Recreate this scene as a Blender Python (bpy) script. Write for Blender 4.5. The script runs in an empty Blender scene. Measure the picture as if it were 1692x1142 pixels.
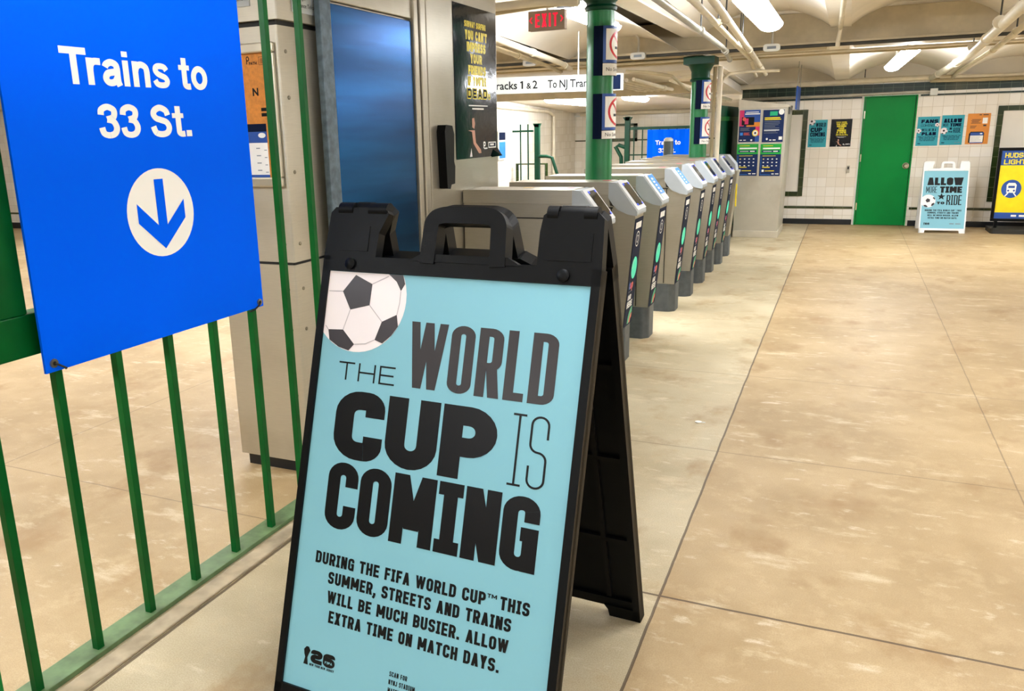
import bpy, math, random
from mathutils import Vector, Matrix
random.seed(7)
S = bpy.context.scene
COL = S.collection
PI = math.pi
K = 1.5                                   # metres per unit of eye height


def P(x, y, z):                           # eye-height units, z measured from eye level
    return Vector((K * x, K * y, K * (1 + z)))


# ------------------------------------------------------------------ camera
F_PX, CX, CY = 1360.1, 759.94, 566.72
yaw, pitch, roll = math.radians(-25.01867), math.radians(-14.4611), math.radians(-1.60554)
fw = Vector((math.sin(yaw) * math.cos(pitch), math.cos(yaw) * math.cos(pitch), math.sin(pitch)))
rt = Vector((math.cos(yaw), -math.sin(yaw), 0))
up = rt.cross(fw)
r2 = rt * math.cos(roll) + up * math.sin(roll)
u2 = -rt * math.sin(roll) + up * math.cos(roll)
cd = bpy.data.cameras.new('camera')
cam = bpy.data.objects.new('camera', cd)
COL.objects.link(cam)
cam.matrix_world = Matrix(((r2.x, u2.x, -fw.x, 0), (r2.y, u2.y, -fw.y, 0), (r2.z, u2.z, -fw.z, K), (0, 0, 0, 1)))
cd.sensor_width = 36
cd.lens = F_PX * 36 / 1692
cd.shift_x = (846 - CX) / 1692
cd.shift_y = (CY - 571) / 1692
cd.clip_start = .05
S.camera = cam

# ------------------------------------------------------------------ world, exposure
wd = bpy.data.worlds.new('world')
S.world = wd
wd.use_nodes = True
wd.node_tree.nodes['Background'].inputs[0].default_value = (.9, .92, 1, 1)
wd.node_tree.nodes['Background'].inputs[1].default_value = .05
S.view_settings.view_transform = 'Standard'
S.view_settings.look = 'None'
S.view_settings.gamma = 1
S.view_settings.exposure = 1.02
LAMP = 15.0                               # strength of the tube lamps' diffusers


# ------------------------------------------------------------------ materials
def lin(c):
    if isinstance(c, str):
        c = tuple(int(c[i:i + 2], 16) / 255 for i in (0, 2, 4))
    return tuple(x / 12.92 if x <= .04045 else ((x + .055) / 1.055) ** 2.4 for x in c) + (1,)


class NT:
    def __init__(s, name):
        s.m = bpy.data.materials.new(name)
        s.m.use_nodes = True
        s.t = s.m.node_tree
        s.b = s.t.nodes['Principled BSDF']

    def n(s, typ, **kw):
        o = s.t.nodes.new(typ)
        for k, v in kw.items():
            if k.startswith('i_'):
                key = k[2:]
                o.inputs[int(key) if key.isdigit() else key.replace('_', ' ')].default_value = v
            else:
                setattr(o, k, v)
        return o

    def l(s, a, b):
        s.t.links.new(a, b)

    def math(s, op, a, b=None):
        o = s.n('ShaderNodeMath', operation=op)
        for i, v in enumerate((a, b)):
            if v is None:
                continue
            if isinstance(v, (int, float)):
                o.inputs[i].default_value = v
            else:
                s.l(v, o.inputs[i])
        return o.outputs[0]

    def mix(s, f, a, b):
        o = s.n('ShaderNodeMix', data_type='RGBA')
        for i, v in ((0, f), (6, a), (7, b)):
            if isinstance(v, (int, float, tuple)):
                o.inputs[i].default_value = v
            else:
                s.l(v, o.inputs[i])
        return o.outputs[2]

    def ramp(s, v, lo, hi):
        o = s.n('ShaderNodeMapRange')
        s.l(v, o.inputs[0])
        o.inputs[1].default_value = lo
        o.inputs[2].default_value = hi
        return o.outputs[0]

    def noise(s, scale, detail=4, vec=None, rough=.55):
        o = s.n('ShaderNodeTexNoise')
        o.inputs['Scale'].default_value = scale
        o.inputs['Detail'].default_value = detail
        o.inputs['Roughness'].default_value = rough
        if vec is not None:
            s.l(vec, o.inputs['Vector'])
        return o.outputs[0]

    def coords(s, scale=(1, 1, 1)):
        g = s.n('ShaderNodeNewGeometry')
        mp = s.n('ShaderNodeMapping')
        mp.inputs['Scale'].default_value = scale
        s.l(g.outputs['Position'], mp.inputs['Vector'])
        return mp.outputs[0]

    def bump(s, h, st=.2, d=.002):
        o = s.n('ShaderNodeBump')
        o.inputs['Strength'].default_value = st
        o.inputs['Distance'].default_value = d
        s.l(h, o.inputs['Height'])
        s.l(o.outputs[0], s.b.inputs['Normal'])


def mat(name, c, rough=.5, metal=0., var=.08, vscale=6., bump=0., spec=.5, bscale=None):
    t = NT(name)
    c = lin(c)
    dk = tuple(x * (1 - var) for x in c[:3]) + (1,)
    lt = tuple(min(1, x * (1 + var)) for x in c[:3]) + (1,)
    v = t.coords()
    n = t.noise(vscale, 3, v)
    t.l(t.mix(t.ramp(n, .35, .65), dk, lt), t.b.inputs['Base Color'])
    t.b.inputs['Roughness'].default_value = rough
    t.b.inputs['Metallic'].default_value = metal
    t.b.inputs['Specular IOR Level'].default_value = spec
    if bump:
        t.bump(t.noise(bscale or vscale * 6, 3, v), bump)
    return t.m


def steel_mat(name, c, rough=.33, stretch=(1, 1, 40), var=.12, stain=True):
    t = NT(name)
    c = lin(c)
    br = t.noise(14, 3, t.coords(stretch))
    big = t.noise(2.2, 4, t.coords())
    col = t.mix(t.ramp(br, .3, .7), tuple(x * (1 - var) for x in c[:3]) + (1,), c)
    if stain:
        col = t.mix(t.math('MULTIPLY', t.ramp(big, .5, .75), .35), col, lin('8d7f62'))
    t.l(col, t.b.inputs['Base Color'])
    t.b.inputs['Metallic'].default_value = .72
    t.l(t.math('ADD', t.math('MULTIPLY', br, .18), rough - .06), t.b.inputs['Roughness'])
    t.bump(br, .06, .001)
    return t.m


def emit(name, c, st):
    t = NT(name)
    t.b.inputs['Base Color'].default_value = lin(c)
    t.b.inputs['Emission Color'].default_value = lin(c)
    t.b.inputs['Emission Strength'].default_value = st
    return t.m


def floor_mat():
    t = NT('concrete floor')
    v = t.coords()
    sx = t.n('ShaderNodeSeparateXYZ')
    t.l(v, sx.inputs[0])
    X, Y = sx.outputs[0], sx.outputs[1]
    wob = t.math('MULTIPLY', t.math('SUBTRACT', t.noise(5, 3, v), .5), .008)
    Xw = t.math('ADD', X, wob)
    Yw = t.math('ADD', Y, wob)
    n1 = t.noise(1.3, 6, v, .6)
    n2 = t.noise(9, 6, v, .7)
    fine = t.noise(230, 2, v)
    streak = t.noise(2.3, 6, t.coords((1.0, 2.4, 1)), .66)
    scuff = t.noise(6.5, 6, t.coords((1.0, 2.0, 1)), .68)
    blot = t.noise(3.4, 6, t.coords((.8, 2.0, 1)), .65)
    tan = t.mix(t.ramp(n1, .35, .68), lin('a28a62'), lin('bfa880'))
    pale = t.mix(t.ramp(n1, .3, .7), lin('aa9c7b'), lin('d1c6a7'))
    left = t.math('LESS_THAN', Xw, -.297 * K)
    far_left = t.math('LESS_THAN', X, -1.28 * K)
    hall = t.math('MULTIPLY', left, t.math('SUBTRACT', 1.0, far_left))
    col = t.mix(hall, tan, pale)
    col = t.mix(t.math('MULTIPLY', t.ramp(n2, .5, .8), .5), col, lin('d9c6a0'))
    col = t.mix(t.math('MULTIPLY', t.ramp(streak, .58, .70), .62), col, lin('e2d5b5'))
    col = t.mix(t.math('MULTIPLY', t.ramp(scuff, .60, .70), .5), col, lin('e6dcc2'))
    col = t.mix(t.math('MULTIPLY', t.ramp(blot, .64, .72), .6), col, lin('ebe0c8'))
    col = t.mix(t.math('MULTIPLY', t.ramp(t.noise(2.3, 5, t.coords((1.3, 1, 1)), .6), .55, .70), .6), col, lin('8f6c3d'))
    col = t.mix(t.math('MULTIPLY', t.ramp(t.noise(4.5, 5, v, .6), .56, .70), .35), col, lin('94784a'))
    col = t.mix(t.math('MULTIPLY', t.ramp(fine, .40, .62), .26), col, lin('8b6d45'))

    def line(c, at, w):
        return t.math('LESS_THAN', t.math('ABSOLUTE', t.math('SUBTRACT', c, at)), w)
    js = []
    right = t.math('GREATER_THAN', X, -1.2 * K)
    for y, w, k in ((1.635, .005, 1.0), (2.53, .0035, .55), (3.40, .0035, .5), (4.4, .003, .4), (5.5, .003, .4), (6.6, .003, .4), (7.7, .003, .4)):
        js.append(t.math('MULTIPLY', t.math('MULTIPLY', line(Yw, y * K, w), right), k))
    js.append(line(Xw, -.297 * K, .0045))
    js.append(t.math('MULTIPLY', line(Xw, .50 * K, .003), .55))
    js.append(line(Xw, -1.211 * K, .006))
    js.append(t.math('MULTIPLY', line(Xw, -2.39 * K, .003), .6))
    js.append(t.math('MULTIPLY', t.math('MULTIPLY', line(Yw, 1.615 * K, .003), far_left), .6))
    j = js[0]
    for q in js[1:]:
        j = t.math('MAXIMUM', j, q)
    col = t.mix(t.math('MULTIPLY', j, .8), col, lin('3d2a18'))
    t.l(col, t.b.inputs['Base Color'])
    t.l(t.math('ADD', t.math('MULTIPLY', n2, .25), .42), t.b.inputs['Roughness'])
    t.b.inputs['Specular IOR Level'].default_value = .45
    t.bump(t.math('SUBTRACT', t.math('ADD', fine, n2), t.math('MULTIPLY', j, 3)), .10, .002)
    return t.m


def tile_mat(name, c1, c2, mortar, axis='xz', w=.127, h=.137, rough=.18):
    t = NT(name)
    g = t.n('ShaderNodeNewGeometry')
    sx = t.n('ShaderNodeSeparateXYZ')
    t.l(g.outputs['Position'], sx.inputs[0])
    cb = t.n('ShaderNodeCombineXYZ')
    t.l(sx.outputs[0 if axis == 'xz' else 1], cb.inputs[0])
    t.l(sx.outputs[2], cb.inputs[1])
    b = t.n('ShaderNodeTexBrick', offset=0.0, squash=1.0)
    b.inputs['Scale'].default_value = 1
    b.inputs['Brick Width'].default_value = w
    b.inputs['Row Height'].default_value = h
    b.inputs['Mortar Size'].default_value = .0022
    b.inputs['Mortar Smooth'].default_value = .1
    b.inputs['Color1'].default_value = lin(c1)
    b.inputs['Color2'].default_value = lin(c2)
    b.inputs['Mortar'].default_value = lin(mortar)
    b.inputs['Bias'].default_value = 0
    t.l(cb.outputs[0], b.inputs['Vector'])
    n = t.noise(1.2, 4, g.outputs['Position'])
    t.l(t.mix(t.math('MULTIPLY', t.ramp(n, .5, .75), .18), b.outputs[0], lin('cbb894')), t.b.inputs['Base Color'])
    t.b.inputs['Roughness'].default_value = rough
    t.bump(t.math('SUBTRACT', 1.0, b.outputs[1]), .3, .002)
    return t.m


M = {}
M['floor'] = floor_mat()
M['tile'] = tile_mat('cream wall tile', 'f6f1e8', 'ebe3d4', 'cfc5b2')
M['tile_side'] = tile_mat('cream side wall tile', 'f2ecdf', 'e8e0cf', 'd6cdb9', 'yz')
M['tile_plain'] = tile_mat('pale wall tile', 'f3eee2', 'ebe4d5', 'd8d0bf')
M['tile_green'] = tile_mat('dark green tile', '0c2e24', '08231c', '5d6a58', rough=.4)
M['tile_olive'] = tile_mat('olive green tile', '2f3d1c', '263417', '6d7050')
M['base'] = mat('black baseboard tile', '10161c', .3)
M['ceil'] = mat('ceiling plaster', 'eae4d8', .8, var=.06, vscale=1.5, bump=.15)
M['girder'] = mat('painted girder', 'c3b79c', .6, var=.1)
M['pipe'] = mat('painted pipe', 'dcd3bd', .45, var=.08)
M['pipe_tan'] = mat('tan pipe', 'b7a988', .5, var=.1)
M['conduit'] = mat('galvanised conduit', 'b5b3aa', .4, .35, var=.1)
M['darkpipe'] = mat('dark conduit', '3a3a36', .5, .2)
M['steel'] = steel_mat('brushed stainless steel', 'bab5a6', .36)
M['steel_b'] = steel_mat('brushed stainless steel warm', 'b6b1a3', .33)
M['steel_col'] = steel_mat('worn stainless sheet', 'cdc8b8', .45)
M['galv'] = mat('galvanised post', '5f6f7a', .5, .5, var=.25, vscale=25)
M['screw'] = mat('screw head', '8f8a7c', .35, .9)
M['black_gap'] = mat('black gap', '11110f', .6)
M['green_bar'] = mat('green fence paint', '00541f', .4, var=.12, vscale=9, spec=.2)
M['green_rail'] = mat('worn green rail', '5c774f', .5, var=.3, vscale=12, bump=.2)
M['green_dark'] = mat('dark green paint', '053d28', .4, var=.1, spec=.25)
M['green_col'] = mat('column green paint', '04733c', .32, var=.1, vscale=10)
M['green_door'] = mat('door green paint', '00863a', .4, var=.05, vscale=3, spec=.15)
M['concrete'] = mat('curb concrete', 'a89a80', .8, var=.25, vscale=9, bump=.4)
M['blue_sign'] = mat('blue sign board', '0060ff', .5, var=.02, vscale=1.5, spec=.02)
M['white_print'] = mat('white print', 'f3f3f0', .4, var=.01)
M['cyan'] = mat('cyan poster print', '7cb6c7', .42, var=.015, vscale=2, spec=.3)
M['teal'] = mat('teal poster print', '1e9db0', .4, var=.03)
M['ink'] = mat('black print', '06080c', .35, var=.05, spec=.25)
M['ink_soft'] = mat('charcoal and sheen print', '1f1b1f', .36, var=.1)  # charcoal marks; on WORLD it paints gloss sheen into black ink
M['hex'] = mat('football white', 'e9e2e4', .38, var=.02)
M['seamline'] = mat('football seam', 'b4aeb2', .4)
M['pent'] = mat('football black', '2c282e', .34, var=.1)
M['plastic'] = mat('black moulded plastic', '040608', .42, var=.15, vscale=30, bump=.10, bscale=300, spec=.16)
M['plastic_in'] = mat('black ribbed plastic', '050506', .55, var=.1, spec=.2)
M['plastic_w'] = mat('white moulded plastic', 'ebebea', .4, var=.02)
M['blue_film'] = None
t = NT('blue reflective panel')
v = t.coords((1, .5, 6))
t.l(t.mix(t.ramp(t.noise(1.6, 4, v), .35, .65), lin('033d6e'), lin('07548c')), t.b.inputs['Base Color'])
t.b.inputs['Metallic'].default_value = .92
t.b.inputs['Roughness'].default_value = .26
t.bump(t.noise(3, 2, t.coords((1, 1, 2))), .05, .01)
M['blue_film'] = t.m
M['housing'] = mat('grey reader housing', 'aab2b8', .4, var=.04)
M['housing_lt'] = mat('light reader rim', 'd5d9dc', .4, var=.03)
M['screen'] = mat('dark glass screen', '22282c', .06, spec=.8)
M['screen_blue'] = emit('lit blue corner', '1b46ff', .8)
M['sticker_blue'] = mat('blue sticker', '2f86dc', .4)
M['plinth'] = mat('grey rubber plinth', '4b5154', .55, var=.15, vscale=20)
M['navy'] = mat('navy print', '081733', .6, var=.06, spec=.08)
M['notice_blue'] = mat('deep blue notice print', '14295a', .45, var=.05, spec=.25)
M['green_lit'] = mat('green paint lit copy', '0b7d34', .4, var=.1, spec=.25)  # fence green made lighter for the end post, brighter light painted in
M['gloss_black'] = mat('glossy dark poster', '0a121e', .12, var=.06, bump=.5, bscale=14, spec=.5)
M['tealdisc'] = mat('turquoise print', '2cf2cc', .4)
M['greenarc'] = mat('green print', '12a878', .4)
M['magenta'] = mat('magenta print', 'd62a6a', .4)
M['coral'] = mat('coral print', 'e8604a', .4)
M['ltblue'] = mat('light blue print', '2f7fd8', .4)
M['pink'] = mat('pink sticker', 'e8808c', .5)
M['amber'] = mat('amber sticker', 'efcf8a', .5)
M['yellow'] = mat('yellow print', 'f4dc10', .4)
M['yellow_ink'] = mat('bright yellow print', 'f3e312', .4)
M['royal'] = mat('royal blue print', '1f4ea0', .4)
M['orange'] = mat('orange poster print', 'dd8a28', .45, var=.05)
M['orange_board'] = mat('orange board print', 'd08228', .55, var=.12, vscale=60)
M['red'] = mat('red print', 'c8202a', .4)
M['exit_face'] = mat('brown exit sign face', '8d7866', .5)
M['exit_red'] = emit('lit exit letters', 'f01038', .45)
M['grey_box'] = mat('grey sign box', 'b9bdb9', .55, var=.02)
M['greyink'] = mat('grey print', '77808a', .5)
M['frame_al'] = steel_mat('snap frame aluminium', 'd2ccba', .3, (1, 1, 1), .05, False)
M['grey_cyl'] = mat('dark grey plastic', '4e5a5c', .45)
M['kiosk'] = steel_mat('kiosk steel', 'd0ccc0', .42, (1, 1, 1), .06)
M['kiosk_side'] = mat('kiosk painted side', 'c3bba9', .5)
M['rubber'] = mat('black rubber foot', '26251f', .6, var=.2)
M['skin'] = mat('printed skin tone', 'c8927a', .4)
for n_, k_ in (('lamp', 1.0), ('lamp_bright', 2.6), ('lamp_strong', 1.9)):
    M[n_] = emit(n_.replace('_', ' ') + ' diffuser', 'f7faff', LAMP * k_)
M['lampbody'] = mat('lamp body', '9fa8bd', .5)
M['brass'] = mat('chrome knob', 'd6cfbf', .2, .9)
M['white_box'] = mat('pale painted metal', 'd9dbd5', .5)
M['paper'] = mat('white paper', 'f2f1ec', .6)
M['ad_green'] = mat('poster green', '12a23a', .4)


# ------------------------------------------------------------------ mesh builder
class MB:
    def __init__(s):
        s.v, s.f, s.m, s.mats = [], [], [], []

    def mi(s, m):
        m = M[m] if isinstance(m, str) else m
        if m not in s.mats:
            s.mats.append(m)
        return s.mats.index(m)

    def add(s, verts, faces, m):
        b = len(s.v)
        s.v += [Vector(q) for q in verts]
        k = s.mi(m)
        for f in faces:
            s.f.append([b + i for i in f])
            s.m.append(k)

    def box(s, a, b, m):
        x0, y0, z0 = (min(p, q) for p, q in zip(a, b))
        x1, y1, z1 = (max(p, q) for p, q in zip(a, b))
        s.add([(x0, y0, z0), (x1, y0, z0), (x1, y1, z0), (x0, y1, z0), (x0, y0, z1), (x1, y0, z1), (x1, y1, z1), (x0, y1, z1)],
              [(0, 3, 2, 1), (4, 5, 6, 7), (0, 1, 5, 4), (1, 2, 6, 5), (2, 3, 7, 6), (3, 0, 4, 7)], m)
        return s

    def kbox(s, x0, x1, y0, y1, z0, z1, m):   # box in eye-height units
        return s.box(P(x0, y0, z0), P(x1, y1, z1), m)

    def prism(s, pts, d, m, capm=None):       # 3D polygon extruded by vector d
        n = len(pts)
        pts = [Vector(p) for p in pts]
        d = Vector(d)
        # face outward
        nor = Vector((0, 0, 0))
        for i in range(n):
            nor += pts[i].cross(pts[(i + 1) % n])
        if nor.dot(d) > 0:
            pts = pts[::-1]
        s.add(pts + [p + d for p in pts], [tuple(range(n)), tuple(range(2 * n - 1, n - 1, -1))], capm or m)
        s.add(pts + [p + d for p in pts], [((i + 1) % n, i, n + i, n + (i + 1) % n) for i in range(n)], m)
        return s

    def tube(s, path, r, m, seg=10, caps=True):
        path = [Vector(p) for p in path]
        rings = []
        prev = None
        for i, p in enumerate(path):
            a = path[max(i - 1, 0)]
            b = path[min(i + 1, len(path) - 1)]
            d = (b - a).normalized()
            if prev is None:
                x = d.orthogonal().normalized()
            else:
                x = (prev - d * prev.dot(d)).normalized()
            prev = x
            y = d.cross(x)
            rr = r[i] if isinstance(r, (list, tuple)) else r
            rings.append([p + x * math.cos(2 * PI * k / seg) * rr + y * math.sin(2 * PI * k / seg) * rr for k in range(seg)])
        vs = [q for g in rings for q in g]
        fs = []
        for i in range(len(rings) - 1):
            for k in range(seg):
                fs.append((i * seg + k, i * seg + (k + 1) % seg, (i + 1) * seg + (k + 1) % seg, (i + 1) * seg + k))
        if caps:
            fs.append(tuple(range(seg))[::-1])
            fs.append(tuple(range((len(rings) - 1) * seg, len(rings) * seg)))
        s.add(vs, fs, m)
        return s

    def lathe(s, c, prof, m, seg=28):          # prof: (r, z) list, world z offsets from c
        return s.tube([Vector(c) + Vector((0, 0, z)) for r, z in prof], [r for r, z in prof], m, seg)

    def build(s, name, parent=None, bevel=0., smooth=False, seg=2):
        me = bpy.data.meshes.new(name)
        off = parent_world(parent) if parent else Vector((0, 0, 0))
        me.from_pydata([tuple(q - off) for q in s.v], [], s.f)
        for m in s.mats:
            me.materials.append(m)
        me.polygons.foreach_set('material_index', s.m)
        if smooth:
            me.polygons.foreach_set('use_smooth', [True] * len(me.polygons))
            me.set_sharp_from_angle(angle=math.radians(35))
        me.update()
        o = bpy.data.objects.new(name, me)
        COL.objects.link(o)
        if parent:
            o.parent = parent
        if bevel:
            b = o.modifiers.new('bevel', 'BEVEL')
            b.width = bevel
            b.segments = seg
            b.limit_method = 'ANGLE'
        return o


def parent_world(o):
    v = Vector((0, 0, 0))
    while o:
        v += o.location
        o = o.parent
    return v


def tag(o, label=None, cat=None, group=None, kind=None):
    for k, v in (('label', label), ('category', cat), ('group', group), ('kind', kind)):
        if v:
            o[k] = v
    return o


def thing(name, loc, label, cat, group=None):
    o = bpy.data.objects.new(name, None)
    o.empty_display_size = .1
    o.location = loc
    COL.objects.link(o)
    return tag(o, label, cat, group)


def struct(o):
    o['kind'] = 'structure'
    return o


def dup(root, loc):
    c = root.copy()
    COL.objects.link(c)
    c.location = loc
    for ch in list(root.children):
        d = ch.copy()
        COL.objects.link(d)
        d.parent = c
        for g in list(ch.children):
            e = g.copy()
            COL.objects.link(e)
            e.parent = d
    return c


# ------------------------------------------------------------------ lettering
def stroke(pts, t, closed=False):
    n = len(pts)
    L, R = [], []
    for i in range(n):
        p = Vector(pts[i])
        ds = []
        if closed or i > 0:
            ds.append((p - Vector(pts[i - 1])).normalized())
        if closed or i < n - 1:
            ds.append((Vector(pts[(i + 1) % n]) - p).normalized())
        ns = [Vector((-d.y, d.x)) for d in ds]
        if len(ns) == 1:
            o = ns[0] * t / 2
        else:
            q = ns[0] + ns[1]
            if q.length < 1e-6:
                o = ns[0] * t / 2
            else:
                q.normalize()
                o = q * (t / 2) / max(.35, q.dot(ns[0]))
        L.append(p + o)
        R.append(p - o)
    out = []
    for i in range(n if closed else n - 1):
        j = (i + 1) % n
        out.append([L[i], R[i], R[j], L[j]])
    return out


def rnd(pts, r, closed=False, seg=6):
    n = len(pts)
    out = []
    for i in range(n):
        p = Vector(pts[i])
        if not closed and i in (0, n - 1):
            out.append(p)
            continue
        a = Vector(pts[i - 1])
        b = Vector(pts[(i + 1) % n])
        k = min(r, (a - p).length * .499, (b - p).length * .499)
        s0 = p + (a - p).normalized() * k
        s1 = p + (b - p).normalized() * k
        for j in range(seg + 1):
            f = j / seg
            c = .5523
            c0 = s0 + (p - s0) * c
            c1 = s1 + (p - s1) * c
            out.append(s0 * (1 - f) ** 3 + c0 * 3 * f * (1 - f) ** 2 + c1 * 3 * f * f * (1 - f) + s1 * f ** 3)
    return out


GW = {'|': .30, 'I': .62, 'M': 1.36, 'W': 1.5, '.': .42, ',': .42, "'": .34, ' ': .55, '1': .6, 'L': .86, 'E': .9, 'F': .86, 'T': .95, '-': .6, '&': 1.1, 'A': 1.06, 'V': 1.05, 'Y': 1.02, 'J': .9}


def glyph(ch, w, t, rr):
    """strokes of a squarish grotesk capital, height 1, stem t, width w -> polygons"""
    l, r, b, T = t / 2, w - t / 2, t / 2, 1 - t / 2
    m = .5
    q = max(rr, t * .56)
    q = min(q, (r - l) * .5)
    o = []

    def st(p, rad=0, cl=False):
        o.extend(stroke(rnd(p, rad, cl) if rad else p, t, cl))

    def par(x0, y0, x1, y1, k=1.12):
        a = t * k
        o.append([Vector((x0, y0)), Vector((x0 + a, y0)), Vector((x1 + a, y1)), Vector((x1, y1))])
    if ch in 'O0':
        st([(l, m), (l, b), (r, b), (r, T), (l, T)], q, True)
    elif ch == 'Q':
        st([(l, m), (l, b), (r, b), (r, T), (l, T)], q, True)
        st([(w * .55, .3), (w, 0)])
    elif ch == 'C':
        st([(r, .64), (r, T), (l, T), (l, b), (r, b), (r, .36)], q)
    elif ch == 'G':
        st([(r, .66), (r, T), (l, T), (l, b), (r, b), (r, .5)], q)
        st([(w, .5 - t * .02), (w * .52, .5 - t * .02)])
        st([(r, 0), (r, .4)])
    elif ch == 'S':
        k = min(q, (T - b) * .22)
        k = max(k, t * .52)
        st([(r, .69), (r, T), (l, T), (l, m), (r, m), (r, b), (l, b), (l, .31)], k)
    elif ch == 'U':
        st([(l, 1), (l, b), (r, b), (r, 1)], q)
    elif ch == 'J':
        st([(r, 1), (r, b), (l, b), (l, .33)], q)
    elif ch == 'D':
        st([(l, m), (l, b), (r, b), (r, T), (l, T)], 0, True) if False else None
        st([(0, b), (r, b), (r, T), (0, T)], q)
        st([(l, 0), (l, 1)])
    elif ch in 'PRB':
        st([(l, 0), (l, 1)])
        h = .44 if ch != 'B' else .5
        st([(0, T), (r, T), (r, h), (0, h)], min(q, (T - h) * .499))
        if ch == 'R':
            st([(r, 0), (r, h * .62), (w * .45, h)], t * .6) if t < .12 else par(r - t * .6, 0, w * .38, h)
        if ch == 'B':
            st([(0, h), (r, h), (r, b), (0, b)], min(q, (h - b) * .499))
    elif ch == 'L':
        st([(l, 1), (l, b), (w, b)])
    elif ch in 'EF':
        st([(l, 0), (l, 1)])
        st([(l, T), (w, T)])
        st([(l, m), (w * .92, m)])
        if ch == 'E':
            st([(l, b), (w, b)])
    elif ch == 'T':
        st([(0, T), (w, T)])
        st([(w / 2, 0), (w / 2, 1)])
    elif ch == '|':
        st([(w / 2, 0), (w / 2, 1)])
    elif ch == 'I':
        st([(w / 2, 0), (w / 2, 1)])
        st([(0, T), (w, T)])
        st([(0, b), (w, b)])
    elif ch == '1':
        st([(w * .6, 0), (w * .6, 1)])
        st([(w * .6, T), (0, T - .12)])
    elif ch == 'H':
        st([(l, 0), (l, 1)])
        st([(r, 0), (r, 1)])
        st([(l, m), (r, m)])
    elif ch == 'N':
        st([(l, 0), (l, 1)])
        st([(r, 0), (r, 1)])
        par(w - t * 1.12, 0, 0, 1)
    elif ch == 'M':
        st([(l, 0), (l, 1)])
        st([(r, 0), (r, 1)])
        par(w / 2 - t * .56, .22, 0, 1)
        par(w / 2 - t * .56, .22, w - t * 1.12, 1)
    elif ch == 'W':
        a = t * .92
        x = (w - a) / 4
        par(x, 0, 0, 1, .92)
        par(x, 0, 2 * x, 1, .92)
        par(3 * x, 0, 2 * x, 1, .92)
        par(3 * x, 0, 4 * x, 1, .92)
    elif ch == 'V':
        a = t * 1.1
        par((w - a) / 2, 0, 0, 1, 1.1)
        par((w - a) / 2, 0, w - a, 1, 1.1)
    elif ch == 'A':
        a = t * 1.1
        par(0, 0, (w - a) / 2, 1, 1.1)
        par(w - a, 0, (w - a) / 2, 1, 1.1)
        st([(w * .2, .3), (w * .8, .3)])
    elif ch == 'Y':
        a = t * 1.1
        par((w - a) / 2, .42, 0, 1, 1.1)
        par((w - a) / 2, .42, w - a, 1, 1.1)
        st([(w / 2, 0), (w / 2, .48)])
    elif ch == 'K':
        st([(l, 0), (l, 1)])
        par(t * .6, .4, w - t * 1.15, 1, 1.15)
        par(w - t * 1.15, 0, t * .9, .6, 1.15)
    elif ch == 'X':
        a = t * 1.1
        par(0, 0, w - a, 1, 1.1)
        par(w - a, 0, 0, 1, 1.1)
    elif ch == 'Z':
        st([(0, T), (w, T)])
        st([(0, b), (w, b)])
        par(0, 0, w - t * 1.2, 1, 1.2)
    elif ch == '2':
        st([(l, .66), (l, T), (r, T), (r, m), (l, m), (l, b), (w, b)], max(t * .52, min(q, .12)))
    elif ch == '6':
        st([(r, .7), (r, T), (l, T), (l, b), (r, b), (r, .54), (l, .54)], max(t * .52, min(q, .12)))
    elif ch in '.,':
        st([(w / 2, 0), (w / 2, t * 1.1)])
        if ch == ',':
            st([(w / 2, 0), (w / 2 - t * .5, -t)])
    elif ch == "'":
        st([(w / 2, 1), (w / 2, .7)])
    elif ch == '-':
        st([(0, m), (w, m)])
    return o


def caps(text, x, y, h, w, tx, ty, gap=None, rr=.2, gw=None, plain=False):
    """capitals in the box x..x+w, y..y+h; tx, ty = stem and bar thickness -> list of polygons"""
    text = text.replace('I', '|') if plain else text
    ws = [(gw or {}).get(c, GW.get(c, 1.0)) for c in text]
    gap = tx * .5 if gap is None else gap
    unit = (w - gap * (len(text) - 1)) / sum(ws)
    T = ty / h
    sx = (ty / tx) / h
    out = []
    cx = x
    for c, k in zip(text, ws):
        gwid = unit * k
        for p in glyph(c, gwid * sx, T, rr):
            out.append([(cx + q[0] / sx, y + q[1] * h) for q in p])
        cx += gwid + gap
    return out


def spl(pts, closed=False, seg=8):
    n = len(pts)
    pts = [Vector(p) for p in pts]
    out = []
    for i in range(n if closed else n - 1):
        g = lambda k: pts[k % n] if closed else pts[max(0, min(n - 1, k))]
        a, b, c, d = g(i - 1), g(i), g(i + 1), g(i + 2)
        for j in range(seg):
            f = j / seg
            out.append(.5 * ((2 * b) + (c - a) * f + (2 * a - 5 * b + 4 * c - d) * f * f + (3 * b - a - 3 * c + d) * f ** 3))
    if not closed:
        out.append(pts[-1])
    return out


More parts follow.
